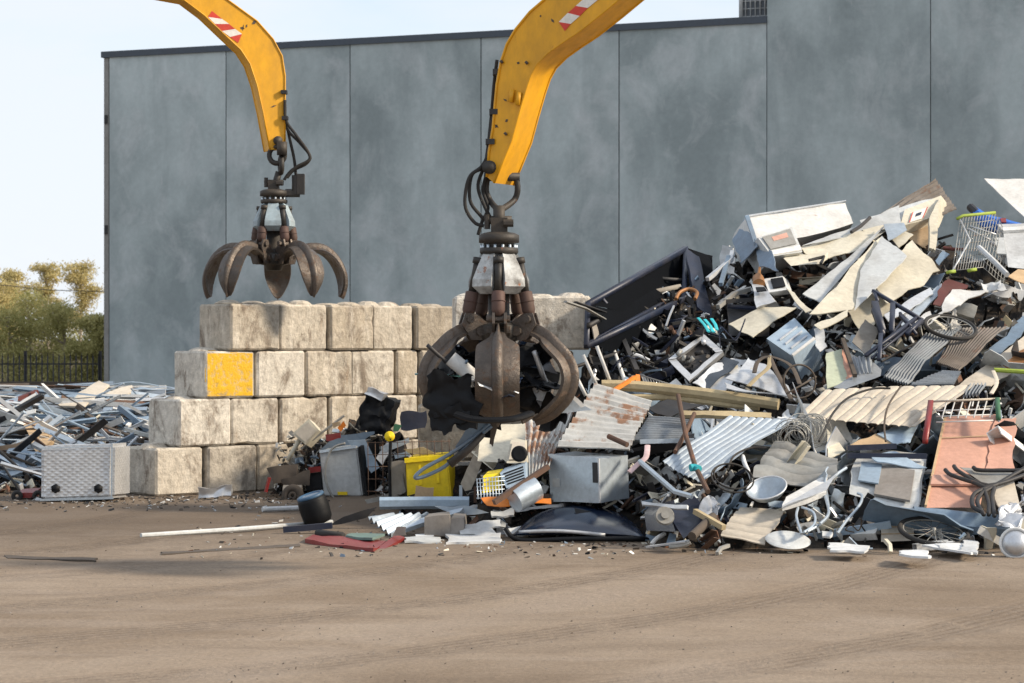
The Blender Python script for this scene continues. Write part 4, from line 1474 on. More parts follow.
# --- shopping cart
root = thing('shopping_cart', 'wire shopping cart with a lime green handle lying on the heap', 'shopping cart', W3(z3, (450, 460), -.3, PD))
o = -.7
T = lambda a, b_, r_: tubeb(bm, [W3(z3, a, o, PD), W3(z3, b_, o, PD)], r_, 5)
bm = NB(); tubeb(bm, [W3(z3, (415, 208, -.3), o, PD), W3(z3, (440, 195, -.3), o, PD), W3(z3, (578, 182, -.3), o, PD)], .026, 8); put('handle', bm, M_GREEN, root)
bm = NB()
for k in range(13):
    f = k / 12
    T((428 + 150 * f, 205 - 20 * f, 0), (395 + 130 * f, 430 - 15 * f, -.2), .007)
for k in range(9):
    f = k / 8
    T((428 - 33 * f, 205 + 225 * f, -.2 * f), (578 - 53 * f, 185 + 230 * f, -.2 * f), .007)
for k in range(10):
    f = k / 9
    T((578 - 53 * f, 185 + 230 * f, -.2 * f), (640 - 30 * f, 300 + 190 * f, .5), .006)
for k in range(8):
    f = k / 7
    T((578 + 62 * f, 185 + 115 * f, .5 * f), (525 + 85 * f, 415 + 75 * f, -.2 + .7 * f), .006)
put('basket', bm, M_DSHEET, root)
bm = NB()
T((430, 215, -.1), (470, 300, -.3), .014); T((470, 300, -.3), (395, 430, -.3), .014); T((470, 240, -.1), (580, 275, 0), .016); T((460, 250, -.1), (560, 300, 0), .016)
put('frame_tube', bm, M_ALU, root)
for a in ((388, 436), (478, 428)):
    bm = NB(); T((a[0] - 18, a[1] + 2, -.35), (a[0] + 18, a[1] - 4, -.35), .03); put('bumper', bm, M_GREEN, root)
# --- right edge of the upper heap
tube('rolled_tarpaulin', 'bright blue rolled tarpaulin behind the shopping cart', 'tarpaulin', z3, [(475, 160), (530, 215), (600, 240), (720, 262)], [.05, .13, .14, .10], M_BLUE, off=.2, sm=3)
tube('dark_tube_end', 'dark tube end poking out of the blue tarpaulin', 'tube', z3, [(470, 158), (500, 185)], .07, M_DARK, off=.15)
sheet('red_tag', 'small red tag on the blue tarpaulin', 'tag', z3, [(598, 205), (622, 203), (624, 222), (600, 222)], M_RED, off=-.1, n=(2, 2))
sheet('white_board', 'white triangular board with rust holes sticking up at the right edge', 'board', z3, [(530, 38), (760, 38), (760, 240), (700, 200)], M_WHITE, off=.1, crumple=.01, tilt=.2)
for i, (x_, y_) in enumerate([(605, 85), (655, 125), (675, 105)]):
    pass
crate('white_tub', 'white plastic tub standing at the right edge below the blue tarpaulin', 'plastic tub', z3, [(612, 258), (740, 250), (740, 425), (632, 412)], (-6, -6, .6), M_FOAM, off=-.5, crumple=.015, parts=[('lip', M_WHITE, -.03, -.02, 1.0, .07, .03, .05), ('grey_side', M_PALE, -.35, .22, -.02, .68, .0, .03)])
sheet('tan_carton', 'flattened tan carton at the right edge beside the white pole', 'carton', z3, [(625, 445), (678, 422), (740, 432), (710, 492)], M_CARD, off=-.8, crumple=.04, tilt=.3)
tube('pole', 'short white pole leaning beside the shopping cart', 'pole', z3, [(507, 330), (566, 385), (628, 447)], .045, M_FOAM, off=-1.0)
sheet('maroon_panel', 'maroon painted panel below the shopping cart', 'metal panel', z3, [(312, 572), (372, 462), (455, 490), (345, 580)], M_MAROON, off=-.9, tilt=.2)
sheet('plastic_wrap', 'crumpled white plastic wrap below the cart basket', 'plastic wrap', z3, [(510, 462), (590, 470), (618, 520), (515, 512)], M_FOAM, off=-.9, crumple=.14, cs=4)
sheet('bent_sheet', 'bent white sheet curving down left from the plastic wrap', 'metal panel', z3, [(300, 660), (410, 505), (595, 500), (430, 560)], M_WHITE, off=-.95, crumple=.10, tilt=.2)
for i, pl in enumerate([[(190, 620), (270, 520), (350, 480)], [(170, 650), (330, 490)], [(230, 640), (300, 600)], [(100, 620), (220, 560), (300, 500)]]):
    sheet('aluminium_strip', 'thin pale aluminium strip below the cream panels, %s' % ['widest', 'longest', 'shortest', 'uppermost'][i], 'metal strip', z3, [pl[0], pl[-1], (pl[-1][0] + 18, pl[-1][1] + 28), (pl[0][0] + 20, pl[0][1] + 26)], [M_ALU, M_LROOF, M_WHITE, M_ALU][i], off=-.75 - .05 * i, crumple=.03, group='aluminium strips under the cream panels')
tube('red_rod', 'thin maroon bar lying left of the cart', 'metal bar', z3, [(355, 332), (400, 338), (450, 340)], .03, M_MAROON, off=-.6)
sheet('dark_scrap', 'grey squashed panel between maroon bar and beige cabinet', 'metal panel', z3, [(325, 385), (350, 350), (385, 360), (340, 405)], M_BLUEGREY, off=-.6, crumple=.05)
# --- navy bicycle-like frame
root = thing('navy_frame', 'navy blue steel frame with two legs standing in the middle of the heap', 'steel frame', W3(z3, (120, 690), -1.0, PD))
for a, b_, r_ in (((55, 515), (265, 640), .035), ((60, 520), (75, 560), .03), ((62, 570), (95, 690), .07), ((140, 575), (135, 690), .055), ((170, 610), (240, 700), .025), ((265, 640), (200, 700), .04)):
    bm = NB(); tubeb(bm, [W3(z3, a, -1.5, PD), W3(z3, b_, -1.5, PD)], r_, 4); put('frame_bar', bm, M_NAVY, root)
for a, b_, r_ in (((30, 240), (300, 40), .035), ((70, 0), (120, 130), .045), ((110, 130), (100, 260), .045), ((60, 255), (290, 70), .02), ((150, 150), (220, 60), .018), ((210, 30), (270, 90), .03)):
    bm = NB(); tubeb(bm, [W3(z5, a, -1.5, PD), W3(z5, b_, -1.5, PD)], r_, 4); put('frame_bar', bm, M_NAVY, root)
sheet('mesh_guard', 'triangular brown mesh guard left of the navy frame', 'guard', z4, [(692, 168), (762, 45), (838, 105), (775, 245)], M_GREYW, off=-1.2, crumple=.02)
wheel('bicycle_wheel', 'bicycle wheel with a black tyre lying above the corrugated sheets', 'bicycle wheel', W3(z5, (475, 90), -1.0, PD), (.1, -.45, .9), .38, .03)
# --- corrugated sheets on the right
sheet('corrugated_sheet', 'grey corrugated sheet twisted like a ribbon, right of the navy frame', 'corrugated sheet', z5, [(130, 350), (330, 130), (530, 80), (250, 385)], M_GREYROOF, corr=(9, 'v', .022), off=-.9, crumple=.05, rag=0, n=(14, 9))
sheet('corrugated_sheet', 'rusty brown corrugated sheet with ragged right edge', 'corrugated sheet', z5, [(395, 270), (520, 90), (770, 85), (520, 320)], M_OLDROOF, corr=(13, 'v', .022), off=-.7, crumple=.05, cs=1, n=(12, 9))
sheet('corrugated_sheet', 'small grey corrugated piece below the rusty brown one', 'corrugated sheet', z5, [(262, 392), (430, 322), (530, 330), (490, 392)], M_GREYROOF, corr=(9, 'u', .022), off=-.85, rag=0)
sheet('beige_sheet', 'flat beige sheet sloping up to the right edge of the photo', 'metal panel', z5, [(515, 392), (880, 120), (880, 260), (690, 392)], M_BEIGE, off=-.5, crumple=.05)
sheet('blue_sheet', 'blue grey sheet above the flat beige one at the right edge', 'metal panel', z5, [(640, 250), (860, 30), (880, 100), (700, 260)], M_BLUEGREY, off=-.5, crumple=.04)
sheet('rust_sheet', 'orange rusted sheet at the right edge of the photo', 'metal panel', z5, [(755, 285), (870, 195), (880, 260), (790, 310)], M_COPPER, off=-.6, crumple=.04)
sheet('roof_sheet', 'long cream ribbed roof sheet lying level across the right of the heap', 'roof sheet', z5, [(-330, 560), (-180, 415), (605, 388), (290, 612)], M_BEIGE, corr=(11, 'v', .020, 1), off=-1.15, crumple=.03, cs=.7, rag=0, n=(14, 9), th=.008)
sheet('roof_sheet', 'short grey corrugated end sticking out of the long cream roof sheet', 'roof sheet', z5, [(565, 392), (665, 388), (625, 440), (540, 450)], M_GREYROOF, corr=(5, 'u', .03), off=-1.1, rag=0)
tube('yellow_tube', 'yellow green metal tube above the right edge of the long roof sheet', 'tube', z5, [(705, 315), (870, 325)], .035, M_GREEN, off=-1.1)
tube('twisted_strap', 'twisted pale metal strap hanging from the yellow green tube', 'strap', z5, [(700, 320), (720, 380), (690, 440)], .03, M_BEIGE, off=-1.2, flat=(1, .3), sm=3)
# rack
root = thing('wire_rack', 'white wire rack between a red post and a green post above the pink panels', 'rack', W3(z5, (540, 560), -1.1, PD))
for a, b_, r_, m_, nm in (((342, 690), (372, 485), .05, M_RED, 'red_post'), ((722, 470), (728, 570), .045, M_DGREEN, 'green_post'), ((360, 482), (738, 466), .02, M_BEIGE, 'top_rail')):
    bm = NB(); tubeb(bm, [W3(z5, a, -1.45, PD), W3(z5, b_, -1.45, PD)], r_, 4); put(nm, bm, m_, root)
bm = NB()
for k in range(7):
    a = (440 + k * 42, 470 - k * 1); tubeb(bm, [W3(z5, (a[0] + 20, a[1]), -1.4, PD), W3(z5, (a[0] - 10, a[1] + 100), -1.4, PD)], .010, 5)
for k in range(3):
    tubeb(bm, [W3(z5, (400, 530 + k * 30), -1.4, PD), W3(z5, (700, 520 + k * 30), -1.4, PD)], .010, 5)
put('wire_grid', bm, M_WHITE, root)
# --- pink panels
root = crate('pink_panel', 'tall salmon pink steel panel leaning at the right of the heap', 'metal panel', z7, [(535, 75), (745, 60), (660, 462), (452, 455)], (5, 0, .08), M_PINK, off=-.75, crumple=.02, tilt=.1,
             parts=[('seam', M_CARD, 0, .26, 1, .268, .004, .004), ('edge_flange', M_CARD, -.03, 0, .02, 1, .006, .05), ('lower_strip', mat('salmon_strip', (.58, .33, .25), .5, dirt=.2), .0, .70, .99, .80, .03, .03), ('slot', M_BLACK, .80, .73, .97, .77, .045, .01)])
sheet('pink_panel', 'narrower salmon pink panel with a torn left edge, right of the tall one', 'metal panel', z7, [(752, 75), (838, 70), (825, 285), (700, 292)], M_PINK, off=-.8, rag=.03)
# --- chairs with black arms
root = thing('tub_chair', 'grey chair with curved black tube arms lying upside down by the pink panels', 'chair', W3(z7, (760, 490), -.9, PD))
for pl in ([(535, 298), (560, 320), (650, 350), (725, 372), (825, 320), (875, 290)], [(572, 282), (600, 310), (720, 365), (880, 318)], [(655, 288), (690, 300), (880, 300)],
           [(725, 372), (660, 400), (650, 450), (690, 478)], [(740, 372), (690, 400), (672, 440), (700, 490)], [(745, 375), (735, 420), (745, 495)], [(700, 380), (720, 440), (720, 490)]):
    bm = NB(); tubeb(bm, smooth_path([W3(z7, p, -1.15, PD) for p in pl], 4), .028, 7); put('arm_tube', bm, M_DARK, root)
bm = NB(); solid(bm, [W3(z7, p, -1.05, PD) for p in ((600, 290), (830, 300), (790, 345), (715, 365))], Vector((0, .05, 0)), 5, 5, crumple=.03); put('seat', fixn(bm), M_DSHEET, root)
bm = NB(); solid(bm, [W3(z7, p, -.95, PD) for p in ((745, 370), (830, 340), (855, 440), (770, 490))], Vector((0, .05, 0)), 5, 5, crumple=.03); put('backrest', fixn(bm), M_BEIGE, root)
# --- lower right
crate('slatted_panel', 'cream panel with horizontal grooves standing at the front of the heap', 'panel', z7, [(258, 455), (400, 458), (402, 600), (262, 604)], (0, 0, .1), M_BEIGE, off=-.3, crumple=.01,
      parts=[('groove', M_CARD, 0, .2 * k, 1, .2 * k + .02, .001, .004) for k in range(1, 5)])
sheet('cream_strip', 'long cream strip running right from the grooved panel', 'metal strip', z7, [(400, 458), (680, 462), (685, 492), (400, 490)], M_BEIGE, off=-.15)
sheet('channel', 'dark grey steel gutter channel sloping down across the front right', 'steel channel', z7, [(398, 462), (860, 512), (862, 560), (398, 512)], M_BLUEGREY, off=-.55, th=.10, crumple=.01, disp=lambda u, v: -.10 * math.sin(math.pi * v))
wheel('bicycle_wheel', 'black bicycle wheel lying flat below the dark gutter channel', 'bicycle wheel', W3(z7, (485, 562), -.75, PD), (.08, -.30, .95), .41, .032)
crate('crushed_appliance', 'crushed pale grey appliance smeared with dried mud', 'appliance', z7, [(150, 255), (440, 285), (412, 468), (118, 410)], (6, -12, .5), M_PALE, off=-.55, tilt=-.15, crumple=.05, parts=[('mud_patch', M_MUD, .38, .2, .9, .92, .012, .03), ('blue_flap', M_LBLUE, .12, .18, .42, .68, .03, .02)])
sheet('broken_screen', 'shiny blue broken sheet on top of the crushed appliance', 'sheet', z7, [(220, 235), (330, 220), (460, 280), (250, 262)], M_LBLUE, off=-.9, crumple=.06)
for i, (y_, x1_) in enumerate(((205, 325), (238, 455))):
    tube('black_gutter', 'black square gutter above the crushed appliance, %s' % ['upper shorter one', 'lower longer one'][i], 'gutter', z7, [(115, y_), (x1_, y_ - 8 + i * 10)], .05, M_NAVY, off=-1.0 + i * .1, seg=4)
sheet('white_panel_end', 'grooved white panel end left of the open tan box', 'panel', z7, [(32, 125), (112, 215), (40, 245), (34, 245)], M_CREAM, off=-.85)
sheet('tan_lid', 'tan framed box lid lying open above the black gutters', 'box lid', z7, [(125, 190), (245, 143), (320, 190), (180, 195)], M_CARD, off=-.8, th=.05)
sheet('blue_sheet', 'triangular blue grey sheet hanging under the long cream roof sheet', 'metal panel', z7, [(245, 142), (422, 82), (388, 178), (322, 190)], M_LBLUE, off=-.85, crumple=.02)
tube('chair_frame', 'bent steel tube chair frame at the left of the crushed appliance', 'chair frame', z7, [(0, 530), (38, 480), (20, 380), (70, 320), (112, 290)], .02, M_GALV, off=-1.0, sm=5)
tube('steel_tube', 'bent silver tube leaning in front of the crushed appliance', 'steel tube', z7, [(75, 570), (110, 520), (168, 450), (180, 410), (160, 398)], .018, M_GALV, off=-1.0, sm=4)
sheet('plastic_wrap', 'crumpled clear plastic wrap at the right edge of the photo', 'plastic wrap', z7, [(770, 470), (880, 400), (880, 570), (790, 545)], M_FOIL, off=-1.2, crumple=.16, cs=4, n=(14, 14))
root = thing('headlamp', 'clear domed plastic lamp housing at the front right corner', 'lamp housing', W3(z7, (835, 660), -.9, PD))
c = W3(z7, (835, 612), -1.1, PD)
bm = NB(); lathe(bm, [(0, .09), (.09, .08), (.15, .02), (.17, -.04), (.16, -.15), (0, -.15)], c, (-.3, -.9, .2), 20); put('lens', bm, M_FOIL, root)
rings(root, 'lamp_rim', c, (-.3, -.9, .2), .175, .02, M_WHITE)
for i, pl in enumerate([[(435, 620), (560, 600), (675, 615), (640, 650)], [(345, 645), (460, 655), (455, 680), (340, 665)], [(30, 625), (210, 628), (190, 650), (40, 645)], [(500, 600), (560, 605), (560, 630), (505, 630)], [(620, 600), (675, 612), (670, 648), (600, 640)], [(5, 560), (55, 570), (50, 590), (10, 582)]]):
    sheet('foam_offcut', 'white foam offcut on the ground at the front right, %s' % ['longest of them', 'nearest the viewer', 'left of the grooved panel', 'small piece by the wheel', 'wide ragged right piece', 'smallest left piece'][i], 'foam offcut', z7, pl, M_FOAM, off=-.6, df=lambda a, b_: min(PD(a, b_), G(b_ + 4)) - .1, crumple=.04, th=.025, rag=.04, group='foam offcuts at the front right')
# --- lower middle
sheet('roof_sheet', 'pale blue ribbed roof sheet bent down the middle of the heap', 'roof sheet', z6, [(90, 256), (388, 65), (665, 98), (250, 362)], M_LROOF, corr=(8, 'v', .020, 1), off=-1.15, crumple=.06, cs=.7, rag=0, n=(16, 9), th=.008)
tube('rusty_rod', 'long thin rusty rod standing over the pale blue roof sheet', 'rod', z6, [(163, -20), (195, 150), (235, 280), (290, 392)], .032, M_RUST, off=-1.4)
tube('rusty_rod', 'shorter rusty rod crossing behind the long one', 'rod', z6, [(232, 58), (195, 140), (150, 222)], .03, M_RUST, off=-1.2)
tube('cloth_knot', 'turquoise rag knotted on the long rusty rod', 'rag', z6, [(215, 290), (235, 288), (252, 296)], .05, M_CYAN, off=-1.45, sm=2)
sheet('bent_sheet', 'dirty galvanised sheet with standing seams right of the pale blue roof', 'metal panel', z6, [(485, 335), (560, 180), (845, 240), (835, 370)], M_DSHEET, corr=(4, 'u', .04, 1), off=-.9, crumple=.09, rag=.02)
# wok
root = thing('wok', 'steel wok with a white handle lying in the front of the heap', 'wok', W3(z6, (540, 440), -.9, PD))
c = W3(z6, (540, 375), -1.1, PD)
axw = Vector((-.25, -.45, .85)).normalized()
bm = NB(); lathe(bm, [(.25, .0), (.235, -.01), (.18, -.09), (.1, -.135), (0, -.15), (0, -.16), (.1, -.145), (.19, -.10), (.26, -.01)], c, axw, 26); bmesh.ops.recalc_face_normals(bm, faces=bm.faces[:]); put('bowl', bm, M_GALV, root)
rings(root, 'bowl_rim', c, axw, .255, .012, M_ALU)
bm = NB(); tubeb(bm, smooth_path([W3(z6, p, -1.15, PD) for p in ((478, 345), (465, 310), (448, 275), (438, 240))], 3), [.02] * 4 + [.03] * 6, 8); put('handle', bm, M_FOAM, root)
sheet('white_tray', 'white appliance lid with raised edges leaning right of the wok', 'lid', z6, [(608, 450), (620, 415), (800, 320), (790, 395)], M_WHITE, off=-1.1, th=.06, crumple=.02, tilt=-.1)
sheet('tray_edge', 'long silver edge strip below the white appliance lid', 'metal strip', z6, [(608, 455), (795, 385), (850, 300), (840, 320)], M_ALU, off=-1.15, crumple=.02)
sheet('corrugated_sheet', 'square cream corrugated offcut standing at the foot of the heap', 'corrugated sheet', z6, [(345, 580), (425, 458), (612, 475), (528, 612)], M_BEIGE, corr=(5, 'u', .02, 1), off=-.45, crumple=.02, rag=.02)
for i, pl in enumerate([[(675, 460), (668, 500), (690, 572)], [(690, 458), (740, 480), (745, 530), (700, 565)], [(788, 350), (800, 420), (805, 490), (770, 530), (715, 562)]]):
    tube('chair_leg_tube', 'bent chrome chair tube at the foot of the heap, %s' % ['shortest', 'looped', 'longest'][i], 'chair tube', z6, pl, .017, M_GALV, off=-.9, sm=5, group='chrome chair tubes')
bm = NB()
c = W3(z6, (632, 598), -.5, PD)
lathe(bm, [(0, .02), (.08, .025), (.15, .015), (.25, .02), (.28, .0), (.26, -.02), (0, -.02)], c, (.05, -.3, .95), 26)
put('pan_lid', fixn(bm), M_PALE, None, 'flat white round lid lying on the ground at the heap foot', 'lid')
crate('speaker_box', 'dark navy box speckled white at the foot of the heap', 'box', z6, [(128, 492), (198, 452), (268, 520), (185, 592)], (8, -10, .3), M_NAVY, off=-.6, crumple=.01)
crate('speaker_box', 'dark navy box carrying a pale disc, left of the speckled one', 'box', z6, [(20, 480), (120, 462), (150, 560), (30, 560)], (6, -8, .3), M_NAVY, off=-.5, crumple=.01)
bm = NB(); lathe(bm, [(0, .05), (.05, .05), (.05, .02), (.11, .025), (.125, 0), (.11, -.03), (0, -.03)], W3(z6, (105, 495), -.85, PD), (.1, -.9, .4), 22); put('fan_disc', fixn(bm), M_DSHEET, None, 'pale plastic fan disc leaning on the dark navy box', 'disc')
tube('plank', 'short tan plank at the foot of the heap beside the speckled box', 'plank', z6, [(235, 475), (358, 545)], .045, M_WOOD, off=-1.0, seg=4)
tube('rusty_cylinder', 'rusty short cylinder pointing up right at the heap foot', 'cylinder', z6, [(222, 582), (312, 498)], .055, M_BROWN, off=-.9, seg=12)
sheet('crumpled_foil', 'crumpled silver foil above the speckled navy box', 'foil', z6, [(228, 462), (298, 405), (350, 440), (300, 512)], M_FOIL, off=-.9, crumple=.14, cs=4)
sheet('white_strip', 'straight white strip above the two navy boxes', 'strip', z6, [(10, 434), (200, 450), (198, 464), (10, 446)], M_FOAM, off=-1.1, th=.03, n=(4, 2), crumple=.005)
tube('steel_tube', 'galvanised square tube with a bend, right of the steel cube', 'steel tube', z6, [(0, 262), (150, 392), (222, 412)], .036, M_GALV, off=-1.1, seg=6)
tube('door_rail', 'level grey metal rail left of the pale blue roof sheet', 'rail', z6, [(0, 178), (230, 172)], .04, M_GALV, off=-1.0, seg=4)
root = thing('wire_tangle', 'tangled roll of wire mesh beside the long cream roof sheet', 'wire mesh', W3(z6, (700, 200), -.7, PD))
for j in range(3):
    bm = NB()
    for k in range(9):
        c = W3(z6, (650 + j * 40 + random.uniform(-14, 14), 160 - j * 18 + random.uniform(-18, 18)), -1.0, PD)
        torusb(bm, c, (random.uniform(-.5, .5), -1, random.uniform(-.4, .6)), random.uniform(.12, .26), .006, seg=20, rs=4)
    put('wire_coil', bm, M_DSHEET, root)
sheet('plastic_bag', 'crumpled white bag above the pale blue roof sheet', 'bag', z6, [(565, 70), (632, 28), (705, 92), (640, 98)], M_FOAM, off=-1.2, crumple=.12, cs=4)
sheet('plank', 'pale timber board lying level above the pale blue roof sheet', 'plank', z6, [(185, 44), (560, 52), (560, 74), (190, 62)], M_WOOD, off=-1.1, th=.05, crumple=.005)
sheet('corrugated_sheet', 'dark shadowed corrugated sheet between rusty roofing and timber boards', 'corrugated sheet', z10, [(375, 310), (460, 190), (680, 210), (640, 300)], M_GREYROOF, corr=(10, 'u', .022), off=-.6, rag=0)
sheet('dark_board', 'dark charred board above the shadowed corrugated sheet', 'board', z10, [(440, 130), (560, 95), (720, 110), (560, 190)], M_DARK, off=-.6, crumple=.05)
tube('black_hoop', 'thin black cable arching over the pale blue roof sheet', 'cable', z6, [(375, 300), (400, 240), (470, 205), (540, 205)], .014, M_RUBBER, off=-1.35, sm=5)
for i, rr in enumerate((.24, .27)):
    bm = NB(); torusb(bm, W3(z6, (395, 325 + i * 8), -1.3, PD), (.1, -.6, .75), rr, .012, seg=24, rs=5)
    put('cable_loop', bm, M_RUBBER, None, ['smaller', 'larger'][i] + ' black cable loop lying left of the wok', 'cable')
tube('cable', 'black cable lying across the long cream roof sheet', 'cable', z5, [(160, 412), (60, 415), (-60, 460), (-140, 540), (-190, 640), (-215, 690)], .016, M_RUBBER, off=-1.5, sm=5)
tube('cable', 'short brown cable hanging down over the long cream roof sheet', 'cable', z5, [(215, 400), (150, 500), (128, 600), (135, 690)], .014, M_BROWN, off=-1.5, sm=5)
# brown bent bands and hoop
for i, pl in enumerate([[(262, 242), (255, 300), (200, 350), (150, 400)], [(180, 330), (200, 270), (262, 245), (370, 290), (420, 390)], [(262, 245), (300, 330), (380, 480)]]):
    tube('steel_band', 'curling brown steel band left of the hoop, %s' % ['shortest', 'arched over the others', 'straightest'][i], 'steel band', z4, pl, .035, M_BROWN if i else M_WOOD, off=-1.0, sm=5, flat=(1, .25), group='curling steel bands')
bm = NB(); torusb(bm, W3(z4, (418, 375), -1.2, PD), (.2, -1, .1), .235, .014, seg=28, rs=6); tubeb(bm, [W3(z4, (350, 440), -1.2, PD), W3(z4, (505, 350), -1.2, PD)], .014, 5)
put('steel_hoop', bm, M_BROWN, None, 'round brown steel hoop with a cross bar under the blue drawer unit', 'hoop')
sheet('door_skin', 'pale grey car door skin lying left of the brown steel bands', 'car panel', z4, [(20, 370), (150, 250), (250, 290), (400, 465)], M_ALU, off=-.6, crumple=.08)
sheet('trough', 'silver trim strip curving along the lower edge of the car door skin', 'trim', z4, [(30, 385), (180, 430), (410, 470), (40, 410)], M_ALU, off=-.95)
sheet('green_grey_panel', 'pale green panel with rust streaks right of the steel hoop', 'metal panel', z4, [(558, 228), (640, 205), (665, 370), (560, 410)], mat('pale_green_paint', (.42, .46, .34), .5, dirt=.3, rust=.25), off=-1.0, crumple=.02, tilt=.1)
sheet('red_edged_panel', 'pinkish rusted strip right of the pale green panel', 'metal strip', z4, [(640, 215), (665, 200), (698, 350), (665, 365)], M_PINK, off=-.95)
tube('dark_post', 'dark square post leaning right of the pale green panel', 'post', z4, [(645, 155), (710, 345)], .04, M_BROWN, off=-1.15, seg=4)
sheet('grey_panel', 'grey ribbed panel right of the leaning dark post', 'metal panel', z4, [(690, 240), (790, 250), (805, 330), (715, 345)], M_GREYROOF, corr=(4, 'u', .015), off=-1.0)
crate('grey_beam', 'thick grey beam lying just above the long cream roof sheet', 'beam', z4, [(600, 405), (800, 305), (841, 345), (660, 415)], (2, -6, .3), M_GREYROOF, off=-1.0)
# --- steel cube and corrugated sheets at the left of the heap
root = crate('steel_cube', 'square galvanised steel box standing at the foot of the heap', 'steel box', z8, [(425, 213), (630, 230), (635, 405), (433, 400)], (28, -3, .45), M_GALV, tilt=-.62, off=-.15, crumple=.012, df=lambda a, b_: 29.3, n=(8, 8, 6),
             parts=[('latch', M_DARK, .88, .10, .97, .55, .02, .04), ('seam_strip', M_ALU, .97, 0, 1.0, 1, .01, .02), ('label_plate', M_PALE, .08, .5, .22, .68, .003, .01)])
sheet('corrugated_sheet', 'large rusty corrugated roofing sheet leaning behind the steel box', 'corrugated sheet', z10, [(-20, 340), (178, 15), (470, 108), (350, 350)], M_SHEETR, corr=(11, 'u', .024), off=-.9, crumple=.02, rag=0, n=(9, 12))
sheet('corrugated_sheet', 'upright rust streaked corrugated sheet left of the steel box', 'corrugated sheet', z8, [(333, 85), (528, 40), (425, 270), (343, 300)], M_SHEETR, corr=(7, 'u', .024), off=-.6, crumple=.02, rag=0, n=(9, 12))
crate('pale_cabinet', 'cream steel cabinet side in shadow below the front grab', 'cabinet', z8, [(170, 100), (335, 90), (340, 255), (150, 240)], (5, 0, .5), M_CREAM, off=.1, tilt=.1)
root = crate('fan_unit', 'small cream fan unit with a dark round grille', 'fan unit', z8, [(282, 160), (338, 165), (340, 248), (260, 250)], (4, -2, .3), M_CREAM, off=-.55, parts=[('fan_panel', M_BEIGE, .12, .12, .95, .9, .01, .02)])
c = W3(z8, (312, 212), -.75, PD)
bm = NB(); lathe(bm, [(0, .04), (.03, .05), (.07, .04), (.10, .05), (.11, .0), (0, -.02)], c, (0, -1, .1), 20); put('fan_grille', bm, M_BLACK, root)
crate('slotted_basket', 'light blue plastic basket with rows of slots', 'basket', z8, [(236, 287), (334, 250), (342, 320), (262, 348)], (5, -5, .4), M_LBLUE, off=-.7, crumple=.005, parts=[('slot_row', M_BLACK, .1, .12 + .16 * k, .92, .19 + .16 * k, .004, .006) for k in range(5)])
root = crate('yellow_basket', 'yellow plastic basket seen through wire left of the slotted basket', 'basket', z8, [(170, 300), (232, 290), (236, 355), (165, 366)], (5, -5, .3), M_YELLOW, off=-.55, crumple=.01)
root = thing('wire_crate', 'wire crate standing around the yellow basket', 'wire crate', W3(z8, (200, 380), -.7, PD))
bm = NB()
for k in range(9):
    tubeb(bm, [W3(z8, (145 + k * 12, 310 - k * 1.5), -.75, PD), W3(z8, (150 + k * 12, 390), -.75, PD)], .007, 4)
for k in range(6):
    tubeb(bm, [W3(z8, (143, 312 + k * 15), -.75, PD), W3(z8, (255, 300 + k * 17), -.75, PD)], .007, 4)
put('wire_grid', bm, M_GALV, root)
tube('rusty_bar', 'rusty square bar leaning left of the steel box', 'metal bar', z8, [(213, 404), (426, 262)], .045, M_RUST, off=-1.1, seg=4)
tube('steel_drum', 'dented galvanised duct lying left of the steel box', 'duct', z8, [(290, 395), (330, 370), (378, 345)], [.17, .18, .17], M_GALV, off=-.9, seg=16)
sheet('orange_plastic', 'orange plastic sheet under the rusty square bar', 'plastic sheet', z8, [(170, 395), (265, 372), (270, 420), (190, 418)], M_ORANGE, off=-.8, crumple=.05)
sheet('orange_plastic', 'smaller orange plastic piece beside the galvanised duct', 'plastic sheet', z8, [(365, 388), (432, 380), (436, 402), (370, 405)], M_ORANGE, off=-.8, crumple=.04)
tube('rusty_bar', 'rusty pipe poking out right above the steel box', 'pipe', z10, [(248, 288), (345, 332)], .035, M_RUST, off=-1.3, seg=8)
tube('pink_ribbon', 'pale pink plastic ribbon right of the steel box', 'ribbon', z10, [(448, 335), (440, 395), (400, 430), (355, 472)], .04, mat('pale_pink_plastic', (.62, .45, .45), .5), off=-1.1, sm=4, flat=(1, .3))
# --- front: car bonnet and flat things
HERO.append(([(508, 510), (560, 505), (646, 514), (650, 548), (508, 548)], 29.7))
HERO.append(([z6((440, 330)), z6((630, 320)), z6((630, 420)), z6((450, 440))], 29.6))
HERO.append(([z6((540, 570)), z6((730, 570)), z6((730, 650)), z6((540, 650))], 28.6))
HERO.append(([z7((530, 270)), z7((860, 270)), z7((860, 500)), z7((640, 500))], 29.6))
HERO.append(([z3((380, 180)), z3((620, 180)), z3((620, 460)), z3((380, 460))], 36.6))
HERO.append(([(598, 378), (775, 390), (775, 410), (598, 396)], 31.8))
root = thing('car_bonnet', 'glossy dark blue black car bonnet lying on the ground in front of the heap', 'car bonnet', P(578, 540, 28.2))
q = [P(511, 535, 28.2), P(649, 538, 28.2), P(628, 521, 29.6), P(533, 519, 29.6)]
bm = NB()
solid(bm, q, Vector((0, .02, -.025)), 32, 20, 1, disp=lambda u, v: .26 * max(0, math.sin(math.pi * min(1, max(0, u)))) ** .55 * max(0, math.sin(math.pi * min(1, v * .8 + .02))) ** .6)
put('bonnet_skin', fixn(bm), M_CARBLUE, root, smooth=1.2)
bm = NB(); tubeb(bm, smooth_path([P(505, 528, 28.25), P(520, 540, 28.2), P(575, 539, 28.1), P(645, 539, 28.15)], 5), .032, 6); put('lower_trim', bm, M_BLACK, root)
